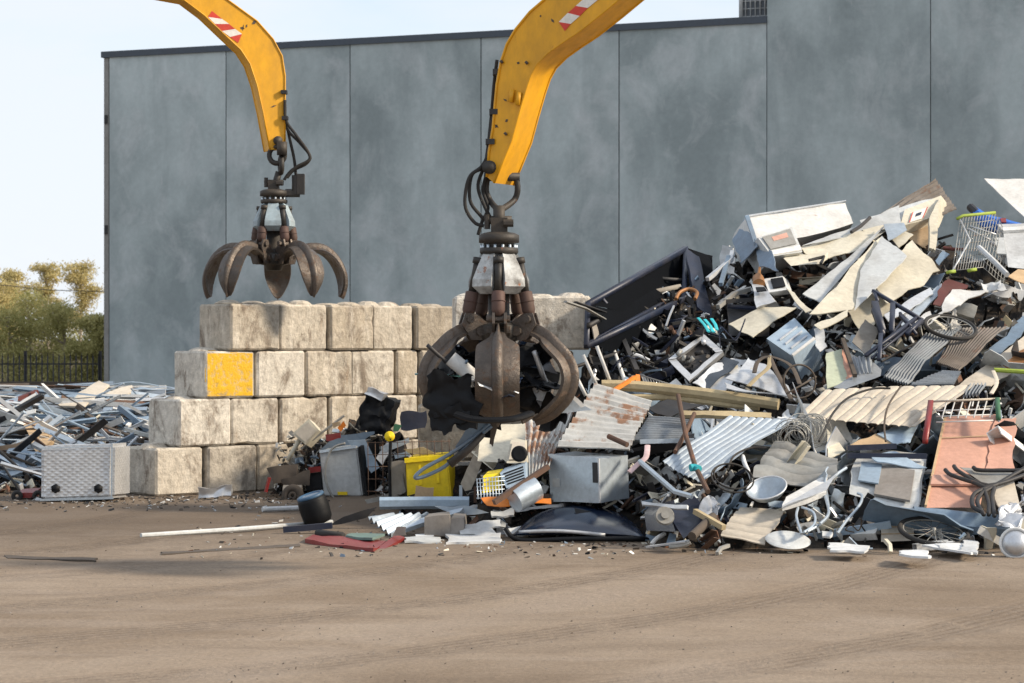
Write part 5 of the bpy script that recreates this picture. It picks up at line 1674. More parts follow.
bm = NB(); tubeb(bm, smooth_path([P(519, 532, 28.25), P(560, 531, 28.15), P(605, 535, 28.15)], 5), .03, 4); put('headlamp_band', bm, M_ALU, root)
bm = NB(); solid(bm, [P(574, 508, 28.75), P(606, 515, 28.75), P(588, 518, 28.6), P(577, 516, 28.6)], Vector((0, .03, 0)), 3, 3, crumple=.01); put('air_scoop', fixn(bm), M_BLACK, root)
sheet('striped_plank', 'white plank with red marks lying behind the car bonnet', 'plank', z8, [(205, 436), (490, 408), (500, 418), (210, 450)], M_FOAM, df=lambda a, b_: 29.4, th=.05, crumple=.005)
sheet('red_mark', 'small red mark plate on the white plank', 'plate', z8, [(272, 434), (286, 433), (286, 442), (273, 443)], M_RED, df=lambda a, b_: 29.33, n=(2, 2))
# ================================================================== SCRAP: below the front grab and along the block wall
crate('yellow_bin', 'bright yellow plastic bin standing upright below the front grab', 'plastic bin', zl, [(628, 300), (790, 286), (802, 452), (634, 475)], (6, -4, .45), M_YELLOW, df=lambda a, b_: 30.9, crumple=.012, n=(8, 8, 4), bev=.02,
      parts=[('bin_rim', M_YELLOW, -.02, -.02, 1.02, .08, .03, .05), ('mould_rib', M_YELLOW, .30, .15, .36, .6, .012, .02), ('mould_rib', M_YELLOW, .7, .15, .76, .6, .012, .02)])
sheet('brown_board', 'small brown board leaning on the front of the yellow bin', 'board', zl, [(664, 404), (735, 408), (737, 455), (662, 455)], M_CARD, df=lambda a, b_: 30.6, th=.04, crumple=.005)
sheet('grey_board', 'weathered grey timber board standing left of the yellow bin', 'board', zl, [(563, 312), (630, 304), (636, 450), (563, 455)], M_GREYW, df=lambda a, b_: 31.1, th=.05, crumple=.01)
sheet('curved_strip', 'pale curved timber strip above the yellow bin', 'strip', zl, [(622, 262), (690, 252), (755, 285), (640, 275)], M_WOOD, df=lambda a, b_: 31.2, th=.05)
tube('rolled_sheet', 'long blue folded sheet lying level in front of the yellow bin', 'metal sheet', zl, [(530, 468), (700, 466), (870, 466)], .085, M_LBLUE, df=lambda a, b_: 30.0, flat=(.7, 1), seg=6)
sheet('corrugated_sheet', 'bright blue white corrugated strip fanned out on the ground', 'corrugated sheet', zl, [(490, 520), (560, 512), (720, 505), (575, 588)], M_LROOF, corr=(5, 'v', .03), df=lambda a, b_: 28.9 + (530 - b_) * .03, rag=0, crumple=.02)
sheet('corrugated_sheet', 'pale folded roofing strip arched over the foam pieces', 'corrugated sheet', zl, [(575, 585), (700, 520), (845, 482), (830, 500)], M_LROOF, df=lambda a, b_: 28.7 + (530 - b_) * .02, th=.06, crumple=.02)
sheet('flat_sheet', 'pale grey roofing strip running right from the arched piece', 'metal sheet', zl, [(735, 480), (850, 478), (950, 500), (850, 515)], M_LROOF, df=lambda a, b_: 29.2, th=.04, crumple=.03)
crate('concrete_lump', 'rough grey concrete lump among the foam pieces', 'concrete lump', zl, [(705, 525), (790, 515), (795, 590), (702, 590)], (3, -4, .3), M_MUD, df=lambda a, b_: 28.6, crumple=.04)
crate('concrete_lump', 'second grey stone lump right of the first one', 'concrete lump', z8, [(35, 462), (85, 458), (88, 540), (30, 545)], (3, -4, .3), M_MUD, df=lambda a, b_: 28.7, crumple=.04)
for i, pl in enumerate([[(785, 590), (985, 585), (985, 612), (790, 618)], [(830, 570), (960, 550), (985, 580), (840, 592)], [(845, 540), (990, 530), (990, 552), (860, 560)], [(665, 585), (735, 585), (735, 600), (665, 600)], [(625, 602), (755, 600), (755, 614), (630, 614)], [(955, 500), (1040, 490), (1045, 512), (960, 518)], [(1000, 560), (1090, 540), (1100, 575), (1010, 590)]]):
    sheet('foam_offcut', 'white foam slab on the ground left of the car bonnet, %s' % ['lowest and longest', 'second from the ground', 'thin upper one', 'small one at the left', 'greenish flat strip', 'under the white plank', 'broken piece against the bonnet'][i], 'foam slab', zl, pl, M_FOAM if i != 4 else M_PALE, df=lambda a, b_: min(28.5 + (540 - b_) * .02, G(b_ + 2)), th=.03, crumple=.04, rag=.04, group='foam slabs left of the car bonnet')
# red car panel on the ground
root = thing('red_car_panel', 'bent red car panel lying flat on the yard in front of everything', 'car panel', P(355, 551, G(551)))
q = [P(305, 539.5, 28.0), P(372, 549.5, 26.7), P(386, 540, 28.0), P(316, 533, 29.3)]
bm = NB(); solid(bm, q, Vector((0, 0, -.07)), 8, 4, crumple=.03); put('panel_skin', fixn(bm), M_RED, root)
bm = NB(); solid(bm, [P(372, 551, 26.95), P(380, 551, 26.9), P(404, 537, 28.2), P(396, 534, 28.3)], Vector((0, 0, -.04)), 5, 3, crumple=.02); put('folded_edge', fixn(bm), M_RED, root)
bm = NB(); solid(bm, [P(345, 538, 28.3), P(372, 541, 27.9), P(384, 537, 28.3), P(352, 535, 28.7)], Vector((0, 0, .03)), 5, 3, crumple=.03); put('green_lining', fixn(bm), mat('green_grey_lining', (.12, .19, .17), .8), root)
bm = NB(); tubeb(bm, [P(317, 533, 28.9), P(343, 536, 28.6)], .05, 6); put('rubber_seal', bm, M_RUBBER, root)
sheet('brown_tile', 'small grey brown plate standing on the red car panel', 'plate', zl, [(590, 560), (632, 558), (632, 592), (575, 600)], M_MUD, df=lambda a, b_: 28.0)
# barrel
root = thing('black_barrel', 'small tipped black barrel with a blue rim standing on the yard', 'barrel', P(320, 524, 30.6))
c0 = P(318, 519, 30.3)
ax = Vector((-.30, -.12, .95)).normalized()
bm = NB(); lathe(bm, [(0, -.06), (.17, -.05), (.20, .0), (.205, .08), (.21, .17), (.20, .28), (.19, .32), (.17, .33), (.16, .30), (0, .30)], c0, ax, 28); put('barrel_shell', bm, M_BLACK, root, smooth=.9)
rings(root, 'rim_ring', c0 + ax * .335, ax, .165, .028, mat('blue_rim_paint', (.03, .09, .17), .35), seg=30)
bm = NB(); lathe(bm, [(0, .0), (.10, .005), (.155, -.005), (.155, -.02), (0, -.02)], c0 + ax * .345, ax, 24); put('lid_disc', bm, M_BLUEGREY, root)
tube('long_pipe', 'long thin white pipe lying across the yard on the left', 'pipe', ID, [(141, 535.5), (240, 529), (332, 522)], .032, M_PALE, df=lambda a, b_: G(b_ + 2) - .1)
tube('dark_beam', 'dark navy bar lying on the yard behind the red car panel', 'bar', zl, [(165, 568), (240, 562), (350, 552)], .07, M_NAVY, df=lambda a, b_: 29.4, flat=(1, .8), seg=4)
sheet('dark_wedge', 'dark flat steel plate running from the barrel to the blue sheets', 'steel plate', zl, [(340, 560), (395, 520), (520, 480), (480, 530)], M_DARK, df=lambda a, b_: 29.6, crumple=.03)
tube('white_pipe', 'short white pipe lying left of the black barrel', 'pipe', zl, [(85, 491), (160, 488), (245, 485)], .04, M_FOAM, df=lambda a, b_: G(b_ + 2) - .1)
for i, (x0_, y0_, x1_, y1_) in enumerate([(6, 555, 96, 558.5), (162, 552, 300, 543.5)]):
    sheet('timber_batten', ['thin dark batten lying at the far left of the yard', 'thin brown batten lying left of the red car panel'][i], 'batten', ID, [(x0_, y0_), (x1_, y1_ - .2), (x1_, y1_ + 2.4), (x0_, y0_ + 2.4)], [M_BROWN, M_BROWN][i], df=lambda a, b_: G(b_ + 1.2), th=.10, crumple=.012, rag=.03, n=(16, 2))
# grey machine cabinet
root = crate('grey_cabinet', 'light grey steel cabinet with a black side and a yellow sticker', 'machine cabinet', zl, [(302, 272), (440, 252), (466, 440), (316, 440)], (17, -8, .75), M_PALE, df=lambda a, b_: 36.3, crumple=.012, n=(8, 8, 5), bev=.02,
             parts=[('yellow_sticker', M_YELLOW, .37, .91, .62, .98, .006, .012), ('top_rail', M_GALV, 0, -.03, 1, .03, .02, .03)])
bm = NB(); p0 = P(*zl((442, 254)), 36.27); p1 = P(*zl((468, 440)), 36.27)
p2 = P(*zl((512, 215)), 37.0); p3 = P(*zl((524, 425)), 37.0)
solid(bm, [p0 + Vector((.03, 0, 0)), p2 + Vector((.03, 0, 0)), p3 + Vector((.03, 0, 0)), p1 + Vector((.03, 0, 0))], Vector((.04, 0, 0)), 4, 6, crumple=.015); put('black_side', fixn(bm), M_BLACK, root)
bm = NB(); tubeb(bm, smooth_path([P(*zl(p), 36.15) for p in ((400, 240), (350, 260), (325, 320), (325, 380), (350, 440), (390, 470), (420, 460))], 5), .02, 6); put('drain_hose', bm, M_DSHEET, root)
bm = NB(); solid(bm, [P(*zl(p), 36.6) for p in ((305, 272), (370, 215), (510, 210), (440, 250))], Vector((0, 0, .04)), 5, 4, crumple=.04); put('top_tray', fixn(bm), M_BLUEGREY, root)
# crushed black seat
root = thing('engine_cover', 'crushed black moulded car part with a silver top standing against the block wall', 'car part', P(*zl((490, 215)), 36.9))
bm = NB(); solid(bm, [P(*zl(p), 36.7) for p in ((430, 185), (482, 45), (585, 80), (545, 215))], Vector((.1, .35, 0)), 14, 18, 4, crumple=.05, cscale=7); put('moulded_body', fixn(bm), M_BLACK, root)
bm = NB(); solid(bm, [P(*zl(p), 36.55) for p in ((472, 52), (490, 28), (552, 52), (540, 78))], Vector((.03, .25, 0)), 6, 5, 3, crumple=.03, cscale=7); put('silver_top', fixn(bm), M_FOIL, root)
# white monitor on a stalk
root = crate('cream_monitor', 'cream box shaped lamp head on a tilted stalk', 'lamp', zl, [(200, 205), (262, 150), (300, 192), (248, 246)], (6, 3, .25), M_CREAM, df=lambda a, b_: 36.4, parts=[('front_bezel', M_BEIGE, .1, .1, .9, .9, .004, .01)])
bm = NB(); tubeb(bm, [P(*zl((226, 226)), 36.5), P(*zl((180, 306)), 36.5)], .04, 6); put('stalk', bm, M_CREAM, root)
tube('flat_steel', 'grey flat steel bar leaning up right behind the cream lamp', 'flat bar', zl, [(232, 262), (310, 200), (396, 135)], .07, M_DSHEET, df=lambda a, b_: 36.55, flat=(1, .3))
sheet('navy_panel', 'navy blue square panel hanging in front of the wall', 'panel', zl, [(612, 122), (712, 120), (714, 190), (610, 192)], M_NAVY, df=lambda a, b_: 31.5, crumple=.04, th=.03, rag=.03)
bm = NB(); lathe(bm, [(0, .05), (.03, .05), (.05, .02), (.11, .03), (.12, 0), (0, -.03)], P(*zl((568, 214)), 31.0), (-.1, -1, .1), 18); [setattr(v, 'co', P(*zl((568, 214)), 31.0) + (v.co - P(*zl((568, 214)), 31.0)) * .62) for v in bm.verts]; put('yellow_pulley', bm, M_YELLOW, None, 'round yellow pulley wheel left of the navy square panel', 'pulley')
tube('black_pole', 'thin black pole standing under the yellow pulley', 'pole', zl, [(572, 222), (568, 340), (570, 450)], .025, M_BLACK, df=lambda a, b_: 31.0)
root = thing('wire_mesh_panel', 'rusty wire mesh panel standing right of the grey cabinet', 'wire mesh', P(*zl((520, 450)), 31.2))
bm = NB()
for k in range(12):
    tubeb(bm, [P(*zl((485 + k * 28, 235 - k)), 31.15), P(*zl((488 + k * 28, 440 if k < 3 else 300)), 31.1)], .007, 4)
for k in range(5):
    tubeb(bm, [P(*zl((483, 238 + k * 46)), 31.15), P(*zl((560 if k > 1 else 800, 232 + k * 48)), 31.1)], .007, 4)
put('wire_grid', bm, M_RUST, root)
tube('coil', 'rolled grey brown rubber mat standing on the ground left of the barrel', 'rubber mat', zl, [(165, 440), (235, 440)], .18, M_GREYW, df=lambda a, b_: 36.0, seg=18)
bm = NB(); torusb(bm, P(*zl((200, 440)), 35.75), (-.15, -1, .15), .13, .06, seg=22, rs=8); torusb(bm, P(*zl((200, 440)), 35.72), (-.15, -1, .15), .05, .03, seg=16, rs=6)
put('worn_tyre', bm, M_BROWN, None, 'worn muddy round roller end facing the yard left of the barrel', 'roller')
crate('brown_sack', 'lumpy brown muddy sack leaning on the block wall', 'sack', zl, [(110, 335), (215, 310), (230, 385), (125, 395)], (3, 4, .4), M_BROWN, df=lambda a, b_: 36.2, crumple=.10)
sheet('brown_sheet', 'brown muddy metal sheet below the sack', 'metal sheet', zl, [(150, 375), (260, 340), (270, 400), (170, 405)], M_BROWN, df=lambda a, b_: 36.1, crumple=.08)
tube('red_handle', 'bright red short handle left of the brown sack', 'handle', zl, [(112, 370), (104, 400), (98, 425)], .03, M_RED, df=lambda a, b_: 36.0)
sheet('red_box', 'red flattened box end right of the brown sack', 'box', zl, [(262, 332), (306, 332), (306, 352), (262, 350)], M_RED, df=lambda a, b_: 36.2, th=.1)
crate('black_box', 'black box under the red flattened box end', 'box', zl, [(248, 355), (308, 350), (310, 415), (250, 420)], (4, -3, .3), M_BLACK, df=lambda a, b_: 36.3)
for i, pl in enumerate([[(318, 208), (378, 200), (380, 222), (322, 230)], [(380, 180), (400, 150), (412, 170), (395, 195)], [(590, 170), (612, 175), (600, 205), (580, 200)], [(350, 170), (380, 160), (385, 178), (358, 188)]]):
    sheet('plastic_scrap', ['red plastic scrap on top of the grey cabinet', 'orange plastic scrap left of the black moulded part', 'dark green plastic scrap beside the yellow pulley', 'tan rag beside the flat steel bar'][i], 'plastic scrap', zl, pl, [M_RED, M_ORANGE, M_DGREEN, M_CARD][i], df=lambda a, b_: 36.3 if a < 390 else 31.2, crumple=.05)
for i, pl in enumerate([[(535, 250), (640, 215), (640, 235), (545, 275)], [(520, 300), (560, 230), (580, 240), (545, 320)], [(585, 280), (640, 265), (642, 285), (590, 300)], [(470, 455), (560, 440), (560, 460), (480, 470)]]):
    sheet('metal_strip', ['pale blue metal strip under the navy square panel', 'pale narrow metal strip left of the yellow pulley', 'short blue strip above the grey timber board', 'grey strip on the ground right of the grey cabinet'][i], 'metal strip', zl, pl, [M_LROOF, M_ALU, M_LBLUE, M_DSHEET][i], df=lambda a, b_: 31.3, crumple=.03)
sheet('plastic_film', 'clear crumpled plastic bag lying at the foot of the block wall', 'plastic bag', z0, [(775, 540), (785, 500), (905, 500), (912, 536)], M_FOIL, df=lambda a, b_: 35.6, crumple=.07, cs=4, th=.08)
for i, pl in enumerate([[(405, 230), (470, 225), (530, 330), (500, 350)], [(840, 390), (905, 235), (935, 262), (870, 440)]]):
    sheet('corrugated_sheet' if i else 'blue_strip', ['short blue strip lying under the tray of scrap', 'upright pale corrugated strip right of the yellow bin'][i], 'metal strip', zl, pl, [M_LBLUE, M_BEIGE][i], df=lambda a, b_: 36.4 if a < 390 else 30.9, corr=(4, 'u', .02) if i else None, rag=0)
tube('grey_post', 'thin grey post standing in front of the yellow bin right edge', 'post', zl, [(838, 400), (838, 470)], .03, M_GALV, df=lambda a, b_: 30.3, seg=4)
tube('rusty_post', 'short rusty post right of the thin grey post', 'post', zl, [(893, 405), (893, 466)], .03, M_RUST, df=lambda a, b_: 30.3, seg=4)

# ------------------------------------------------------------------ the load in the front grab
sheet('bumper_panel', 'large torn black car bumper hanging from the left side of the grab', 'car bumper', z9, [(66, 285), (250, 270), (262, 415), (92, 415)], M_BLACK, df=LOAD, off=-.72, crumple=.07, cs=4, rag=.09, n=(16, 14), sm=.5)
sheet('bumper_panel', 'ragged black lower flap of the bumper in the grab', 'car bumper', z9, [(100, 380), (200, 395), (172, 470), (95, 462)], M_BLACK, df=LOAD, off=-.72, crumple=.045, rag=.12, cs=6, n=(14, 12), sm=.5)
sheet('bumper_panel', 'black crumpled panel squeezed in the middle of the grab', 'car panel', z9, [(240, 290), (400, 280), (440, 400), (230, 425)], M_BLACK, df=LOAD, off=.0, crumple=.10, cs=4, n=(14, 12), sm=.5)
tube('bumper_strip', 'long black strip curving under the grab tines', 'car trim', z9, [(185, 405, -.3), (235, 420, -.42), (300, 424, -.45), (370, 419, -.4), (425, 402, -.2)], .06, M_BLACK, df=LOAD, off=-.55, sm=4, flat=(1, .6))
rl = random.Random(8)
for i in range(46):
    an_, rr_ = rl.uniform(0, 6.28), rl.uniform(0, .62) ** .8
    zz_ = rl.uniform(-.95, -.25)
    c_ = cF + Vector((math.cos(an_) * rr_ - .06, math.sin(an_) * rr_, zz_))
    u_ = Vector((rl.uniform(-1, 1), rl.uniform(-1, 1), rl.uniform(-.4, .4))).normalized()
    w_ = u_.cross(Vector((rl.uniform(-1, 1), rl.uniform(-1, 1), rl.uniform(-1, 1)))).normalized()
    s_ = rl.uniform(.12, .34)
    bm = NB()
    if i % 5 == 4:
        tubeb(bm, smooth_path([c_ - u_ * s_ * 1.3, c_ + w_ * .08, c_ + u_ * s_ * 1.3], 4), rl.uniform(.012, .03), 6)
        put('bent_tube', bm, [M_ALU, M_DARK, M_BLUEGREY][i % 3], None, 'bent tube squeezed among the black panels in the front grab', 'tube', 'bent tubes in the front grab')
        continue
    solid(bm, [c_ - u_ * s_ - w_ * s_ * .6, c_ + u_ * s_ - w_ * s_ * .5, c_ + u_ * s_ * .8 + w_ * s_ * .6, c_ - u_ * s_ * .9 + w_ * s_ * .5], u_.cross(w_) * .012, 9, 7, 1, crumple=.09, cscale=4.5, rag=.05)
    mm_ = [M_BLACK, M_BLACK, M_DARK, M_BLACK, M_ALU, M_BLACK, M_NAVY, M_BLACK, M_DSHEET, M_BLACK, M_CARBLUE][i % 11]
    put('crushed_panel', fixn(bm), mm_, None, 'crushed dark car body piece packed inside the closed front grab', 'car panel', 'crushed pieces in the front grab', smooth=.5)
tube('white_roll', 'white rolled plastic tube sticking out left between the tines', 'plastic tube', z9, [(165, 222), (205, 255), (255, 298)], .085, M_WHITE, df=LOAD, off=-.35, seg=16)
sheet('bonnet_piece', 'dark glossy curved panel held at the right of the grab', 'car panel', z9, [(385, 160), (450, 195), (500, 275), (395, 250)], M_CARBLUE, df=LOAD, off=.1, crumple=.05, n=(10, 10))
sheet('silver_panel', 'silver car panel squeezed between the right tines', 'car panel', z9, [(385, 300), (490, 320), (470, 362), (388, 350)], M_ALU, df=LOAD, off=.05, crumple=.06)
sheet('black_panel', 'black panel edge above the silver one in the grab', 'car panel', z9, [(390, 235), (515, 265), (500, 300), (388, 290)], M_BLACK, df=LOAD, off=.1, crumple=.07)
sheet('pointed_sheet', 'pale pointed metal sheet jutting right under the grab', 'metal sheet', z9, [(500, 345), (560, 350), (622, 392), (480, 398)], M_LROOF, df=LOAD, off=-.05, crumple=.02)
sheet('number_strip', 'white plastic plate above the pointed sheet', 'plate', z9, [(545, 335), (560, 340), (605, 378), (590, 385)], M_WHITE, df=LOAD, off=-.12, n=(3, 3), crumple=.005)
tube('turquoise_strip', 'thin turquoise glass strip sticking out left of the grab', 'glass strip', z9, [(48, 274), (120, 272), (200, 282)], .03, mat('turquoise_glass', (.12, .32, .32), .15), df=LOAD, off=-.2, flat=(1, .4))
sheet('dark_rag', 'torn black rag hanging under the grab', 'rag', z9, [(290, 420), (322, 425), (300, 505), (292, 500)], M_BROWN, df=LOAD, off=-.1, crumple=.05, rag=.05)
root = thing('car_door_frame', 'long grey blue car door pillar with window frame hanging under the grab', 'car door', P(455, 470, DF))
bm = NB(); tubeb(bm, smooth_path([P(*zl(p), DF - .15) for p in ((948, 165), (880, 225), (790, 285), (700, 335), (664, 370), (700, 366), (775, 330), (830, 280), (900, 220), (955, 175))], 5), .035, 6, flat=(1, .6)); put('window_frame', bm, M_BLUEGREY, root)
bm = NB(); solid(bm, [P(*zl(p), DF - .12) for p in ((815, 250), (870, 165), (955, 160), (845, 300))], Vector((0, .05, 0)), 6, 5, crumple=.03); put('pillar_skin', fixn(bm), M_BLUEGREY, root)
bm = NB(); tubeb(bm, [P(*zl(p), DF - .2) for p in ((795, 320), (870, 262), (925, 205))], .05, 6, .03); put('inner_trim', bm, M_DARK, root)

# ================================================================== SCRAP: heap of aluminium on the left
M_CHK = mat('checker_plate', (0.60, 0.61, 0.62), 0.34, metal=0.8, dirt=0.3, bump=0, scale=2.5)
_t = M_CHK.node_tree
g_ = _t.nodes.new('ShaderNodeNewGeometry')
hs = []
for sx in (1, -1):
    mp_ = _t.nodes.new('ShaderNodeMapping'); mp_.inputs['Scale'].default_value = (sx, sx, 1.6)
    wv = _t.nodes.new('ShaderNodeTexWave'); wv.bands_direction = 'DIAGONAL'; wv.inputs['Scale'].default_value = 4.8
    _t.links.new(g_.outputs['Position'], mp_.inputs[0]); _t.links.new(mp_.outputs[0], wv.inputs[0]); hs.append(wv.outputs['Fac'])
mu_ = _t.nodes.new('ShaderNodeMath'); mu_.operation = 'MULTIPLY'
_t.links.new(hs[0], mu_.inputs[0]); _t.links.new(hs[1], mu_.inputs[1])
bb = _t.nodes.new('ShaderNodeBump'); bb.inputs['Strength'].default_value = .2; bb.inputs['Distance'].default_value = .02
_t.links.new(mu_.outputs[0], bb.inputs['Height']); _t.links.new(bb.outputs[0], _t.nodes['Principled BSDF'].inputs['Normal'])
root = crate('tool_box', 'dented aluminium checker plate box with two hexagonal holes standing on the yard', 'tool box', ID, [(40, 446), (114, 443.5), (113.5, 499), (40, 501)], (19, -1.2, .9), M_CHK, df=lambda a, b_: 35.15, crumple=.012, n=(6, 6, 5), bev=.06,
             parts=[('corner_strip', M_GALV, .965, .0, .985, 1, .012, .02), ('base_strip', M_GALV, 0, .96, 1, 1.0, .014, .02), ('lid_crease', M_GALV, .0, .03, .96, .05, .006, .01)])
for px in (55.7, 98.5):
    bm = NB(); tubeb(bm, [P(px, 488.5, 35.15) + Vector((0, -.03, 0)), P(px, 488.5, 35.15) + Vector((0, .05, 0))], .075, 6); put('hexagonal_hole', bm, M_BLACK, root)
    bm = NB(); boxw(bm, (P(px, 488, 35.1).x - .05, 35.11, P(px, 491.8, 35.1).z), (P(px, 488, 35.1).x + .05, 35.14, P(px, 490.5, 35.1).z)); put('latch_foot', fixn(bm), M_BLACK, root)
crate('tile_block', 'cream and charred block tipped up behind the checker plate box', 'block', z0, [(95, 252), (150, 235), (205, 322), (140, 362)], (5, 2, .4), M_CARD, df=LD, off=-1.2)
crate('blue_lump', 'pale blue grey crushed drum left of the checker plate box', 'drum', z0, [(20, 362), (82, 358), (92, 438), (40, 455)], (5, -4, .4), M_BLUEGREY, df=LD, off=-1.3, crumple=.08)
sheet('beige_board', 'wide beige board lying across the top of the aluminium heap', 'board', z0, [(222, 178), (388, 82), (432, 100), (332, 182)], M_BEIGE, df=LD, off=-1.0, th=.04)
sheet('beige_board', 'second beige board right of the wide one on the aluminium heap', 'board', z0, [(420, 130), (520, 100), (525, 125), (430, 162)], M_BEIGE, df=LD, off=-.9, th=.03)
tube('rusty_angle', 'long dark red steel angle at the far left of the aluminium heap', 'steel angle', z0, [(-20, 200), (60, 160), (145, 125)], .06, M_MAROON, df=LD, off=-1.0, seg=4)
tube('rusty_angle', 'brown steel angle crossing the right side of the aluminium heap', 'steel angle', z0, [(330, 210), (420, 270), (560, 320)], .06, M_BROWN, df=LD, off=-1.0, seg=4)
tube('rusty_angle', 'lower brown bar at the left edge of the aluminium heap', 'steel angle', z0, [(-20, 350), (60, 340), (120, 320)], .06, M_BROWN, df=LD, off=-1.2, seg=4)
tube('white_rail', 'long straight white rail lying along the top of the aluminium heap', 'rail', ID, [(-20, 387), (80, 387.5), (166, 387)], .05, M_WHITE, df=LD, off=-.3, seg=4)
tube('white_rail', 'second white rail just below the top one on the aluminium heap', 'rail', ID, [(-20, 393), (70, 393.5)], .05, M_ALU, df=LD, off=-.5, seg=4)
root = thing('toy_mower', 'small red push mower with black wheels left of the checker plate box', 'mower', P(27, 498, 35.9))
bm = NB(); solid(bm, [P(18, 493, 35.6), P(37, 492, 35.6), P(37, 498, 35.6), P(19, 498, 35.6)], Vector((0, .35, .03)), 4, 3, 3, crumple=.03); put('deck', fixn(bm), M_RED, root)
for px in (17, 38):
    bm = NB(); torusb(bm, P(px, 496, 35.55), (.1, -1, 0), .06, .035, seg=16); put('wheel', bm, M_RUBBER, root)
bm = NB(); tubeb(bm, [P(20, 492, 35.8), P(6, 470, 36.2), P(2, 466, 36.2)], .02, 6); put('handle', bm, M_DARK, root)
# ================================================================== SCRAP: the countless smaller pieces
rnd = random.Random(5)


def rv(zs=1.0):
    v = Vector((rnd.uniform(-1, 1), rnd.uniform(-1, 1), rnd.uniform(-1, 1) * zs))
    return v.normalized() if v.length > .01 else Vector((1, 0, 0))


def piece(kind, c, s):
    bm = NB()
    if kind == 'sheet offcut':
        a = rv(.7); b_ = a.cross(rv()).normalized()
        k = [rnd.uniform(.5, 1) for _ in range(4)]
        q = [c - a * s * k[0] * .6 - b_ * s * .35 * k[1], c + a * s * k[1] * .6 - b_ * s * .35 * k[2], c + a * s * k[2] * .6 + b_ * s * .35 * k[3], c - a * s * k[3] * .6 + b_ * s * .35 * k[0]]
        solid(bm, q, a.cross(b_).normalized() * .012, 9, 8, 1, crumple=.09 * s + .02, cscale=3.4, rag=.03)
    elif kind == 'bent sheet':
        a = rv(.6); b_ = a.cross(rv()).normalized(); n_ = a.cross(b_).normalized()
        fold = rnd.uniform(.1, .3) * s
        q = [c - a * s * .6 - b_ * s * .3, c + a * s * .6 - b_ * s * .3, c + a * s * .6 + b_ * s * .3, c - a * s * .6 + b_ * s * .3]
        solid(bm, q, n_ * .015, 6, 4, 1, disp=lambda u, v: fold * abs(v - .5) * 2, crumple=.04 + .05 * s, rag=.03)
    elif kind == 'bar':
        a = rv(.5)
        tubeb(bm, [c - a * s * .9, c + a * s * .1 + rv() * .03, c + a * s * .9], rnd.uniform(.014, .035), 4)
    elif kind == 'pipe':
        a = rv(.5)
        tubeb(bm, smooth_path([c - a * s * .8, c + rv() * s * .12, c + a * s * .8 + rv() * s * .2], 4), rnd.uniform(.016, .04), 8)
    elif kind == 'channel':
        a = rv(.45); b_ = a.cross(rv()).normalized(); n_ = a.cross(b_).normalized()
        w_ = rnd.uniform(.05, .10)
        prism(bm, [c - a * s + b_ * x_ * w_ + n_ * y_ * w_ for x_, y_ in ((-1, 1), (-1, -.6), (1, -.6), (1, 1), (.85, 1), (.85, -.45), (-.85, -.45), (-.85, 1))], a * s * 2)
        bmesh.ops.triangulate(bm, faces=[f for f in bm.faces if len(f.verts) > 4])
    elif kind == 'crushed box':
        a = rv(.6); b_ = a.cross(rv()).normalized(); n_ = a.cross(b_).normalized()
        solid(bm, [c - a * s * .3 - b_ * s * .25, c + a * s * .3 - b_ * s * .25, c + a * s * .3 + b_ * s * .25, c - a * s * .3 + b_ * s * .25], n_ * s * .35, 5, 5, 4, crumple=.12 * s + .02, cscale=4)
    elif kind == 'wire':
        p = [c]
        for _ in range(5):
            p.append(p[-1] + rv(.8) * s * .35)
        tubeb(bm, smooth_path(p, 5), .009, 5)
    elif kind == 'slat':
        a = rv(.4); b_ = a.cross(rv()).normalized()
        solid(bm, [c - a * s * .8 - b_ * .05, c + a * s * .8 - b_ * .05, c + a * s * .8 + b_ * .05, c - a * s * .8 + b_ * .05], a.cross(b_).normalized() * .02, 6, 2, 1, crumple=.02)
    return fixn(bm)


def inside(p, poly):
    r_ = False
    for (x0_, y0_), (x1_, y1_) in zip(poly, poly[1:] + poly[:1]):
        if (y0_ > p[1]) != (y1_ > p[1]) and p[0] < (x1_ - x0_) * (p[1] - y0_) / (y1_ - y0_) + x0_:
            r_ = not r_
    return r_


def clear(px, py, D, s):
    # keep filler behind the pieces placed by hand
    e = s * 36
    hit = 0
    for poly, dh in HERO:
        if any(inside(q_, poly) for q_ in ((px, py), (px - e, py), (px + e, py), (px, py - e), (px, py + e))):
            D = max(D, dh + .12 + .42 * s)
            hit += inside((px, py), poly)
    return None if hit and rnd.random() < .55 else D


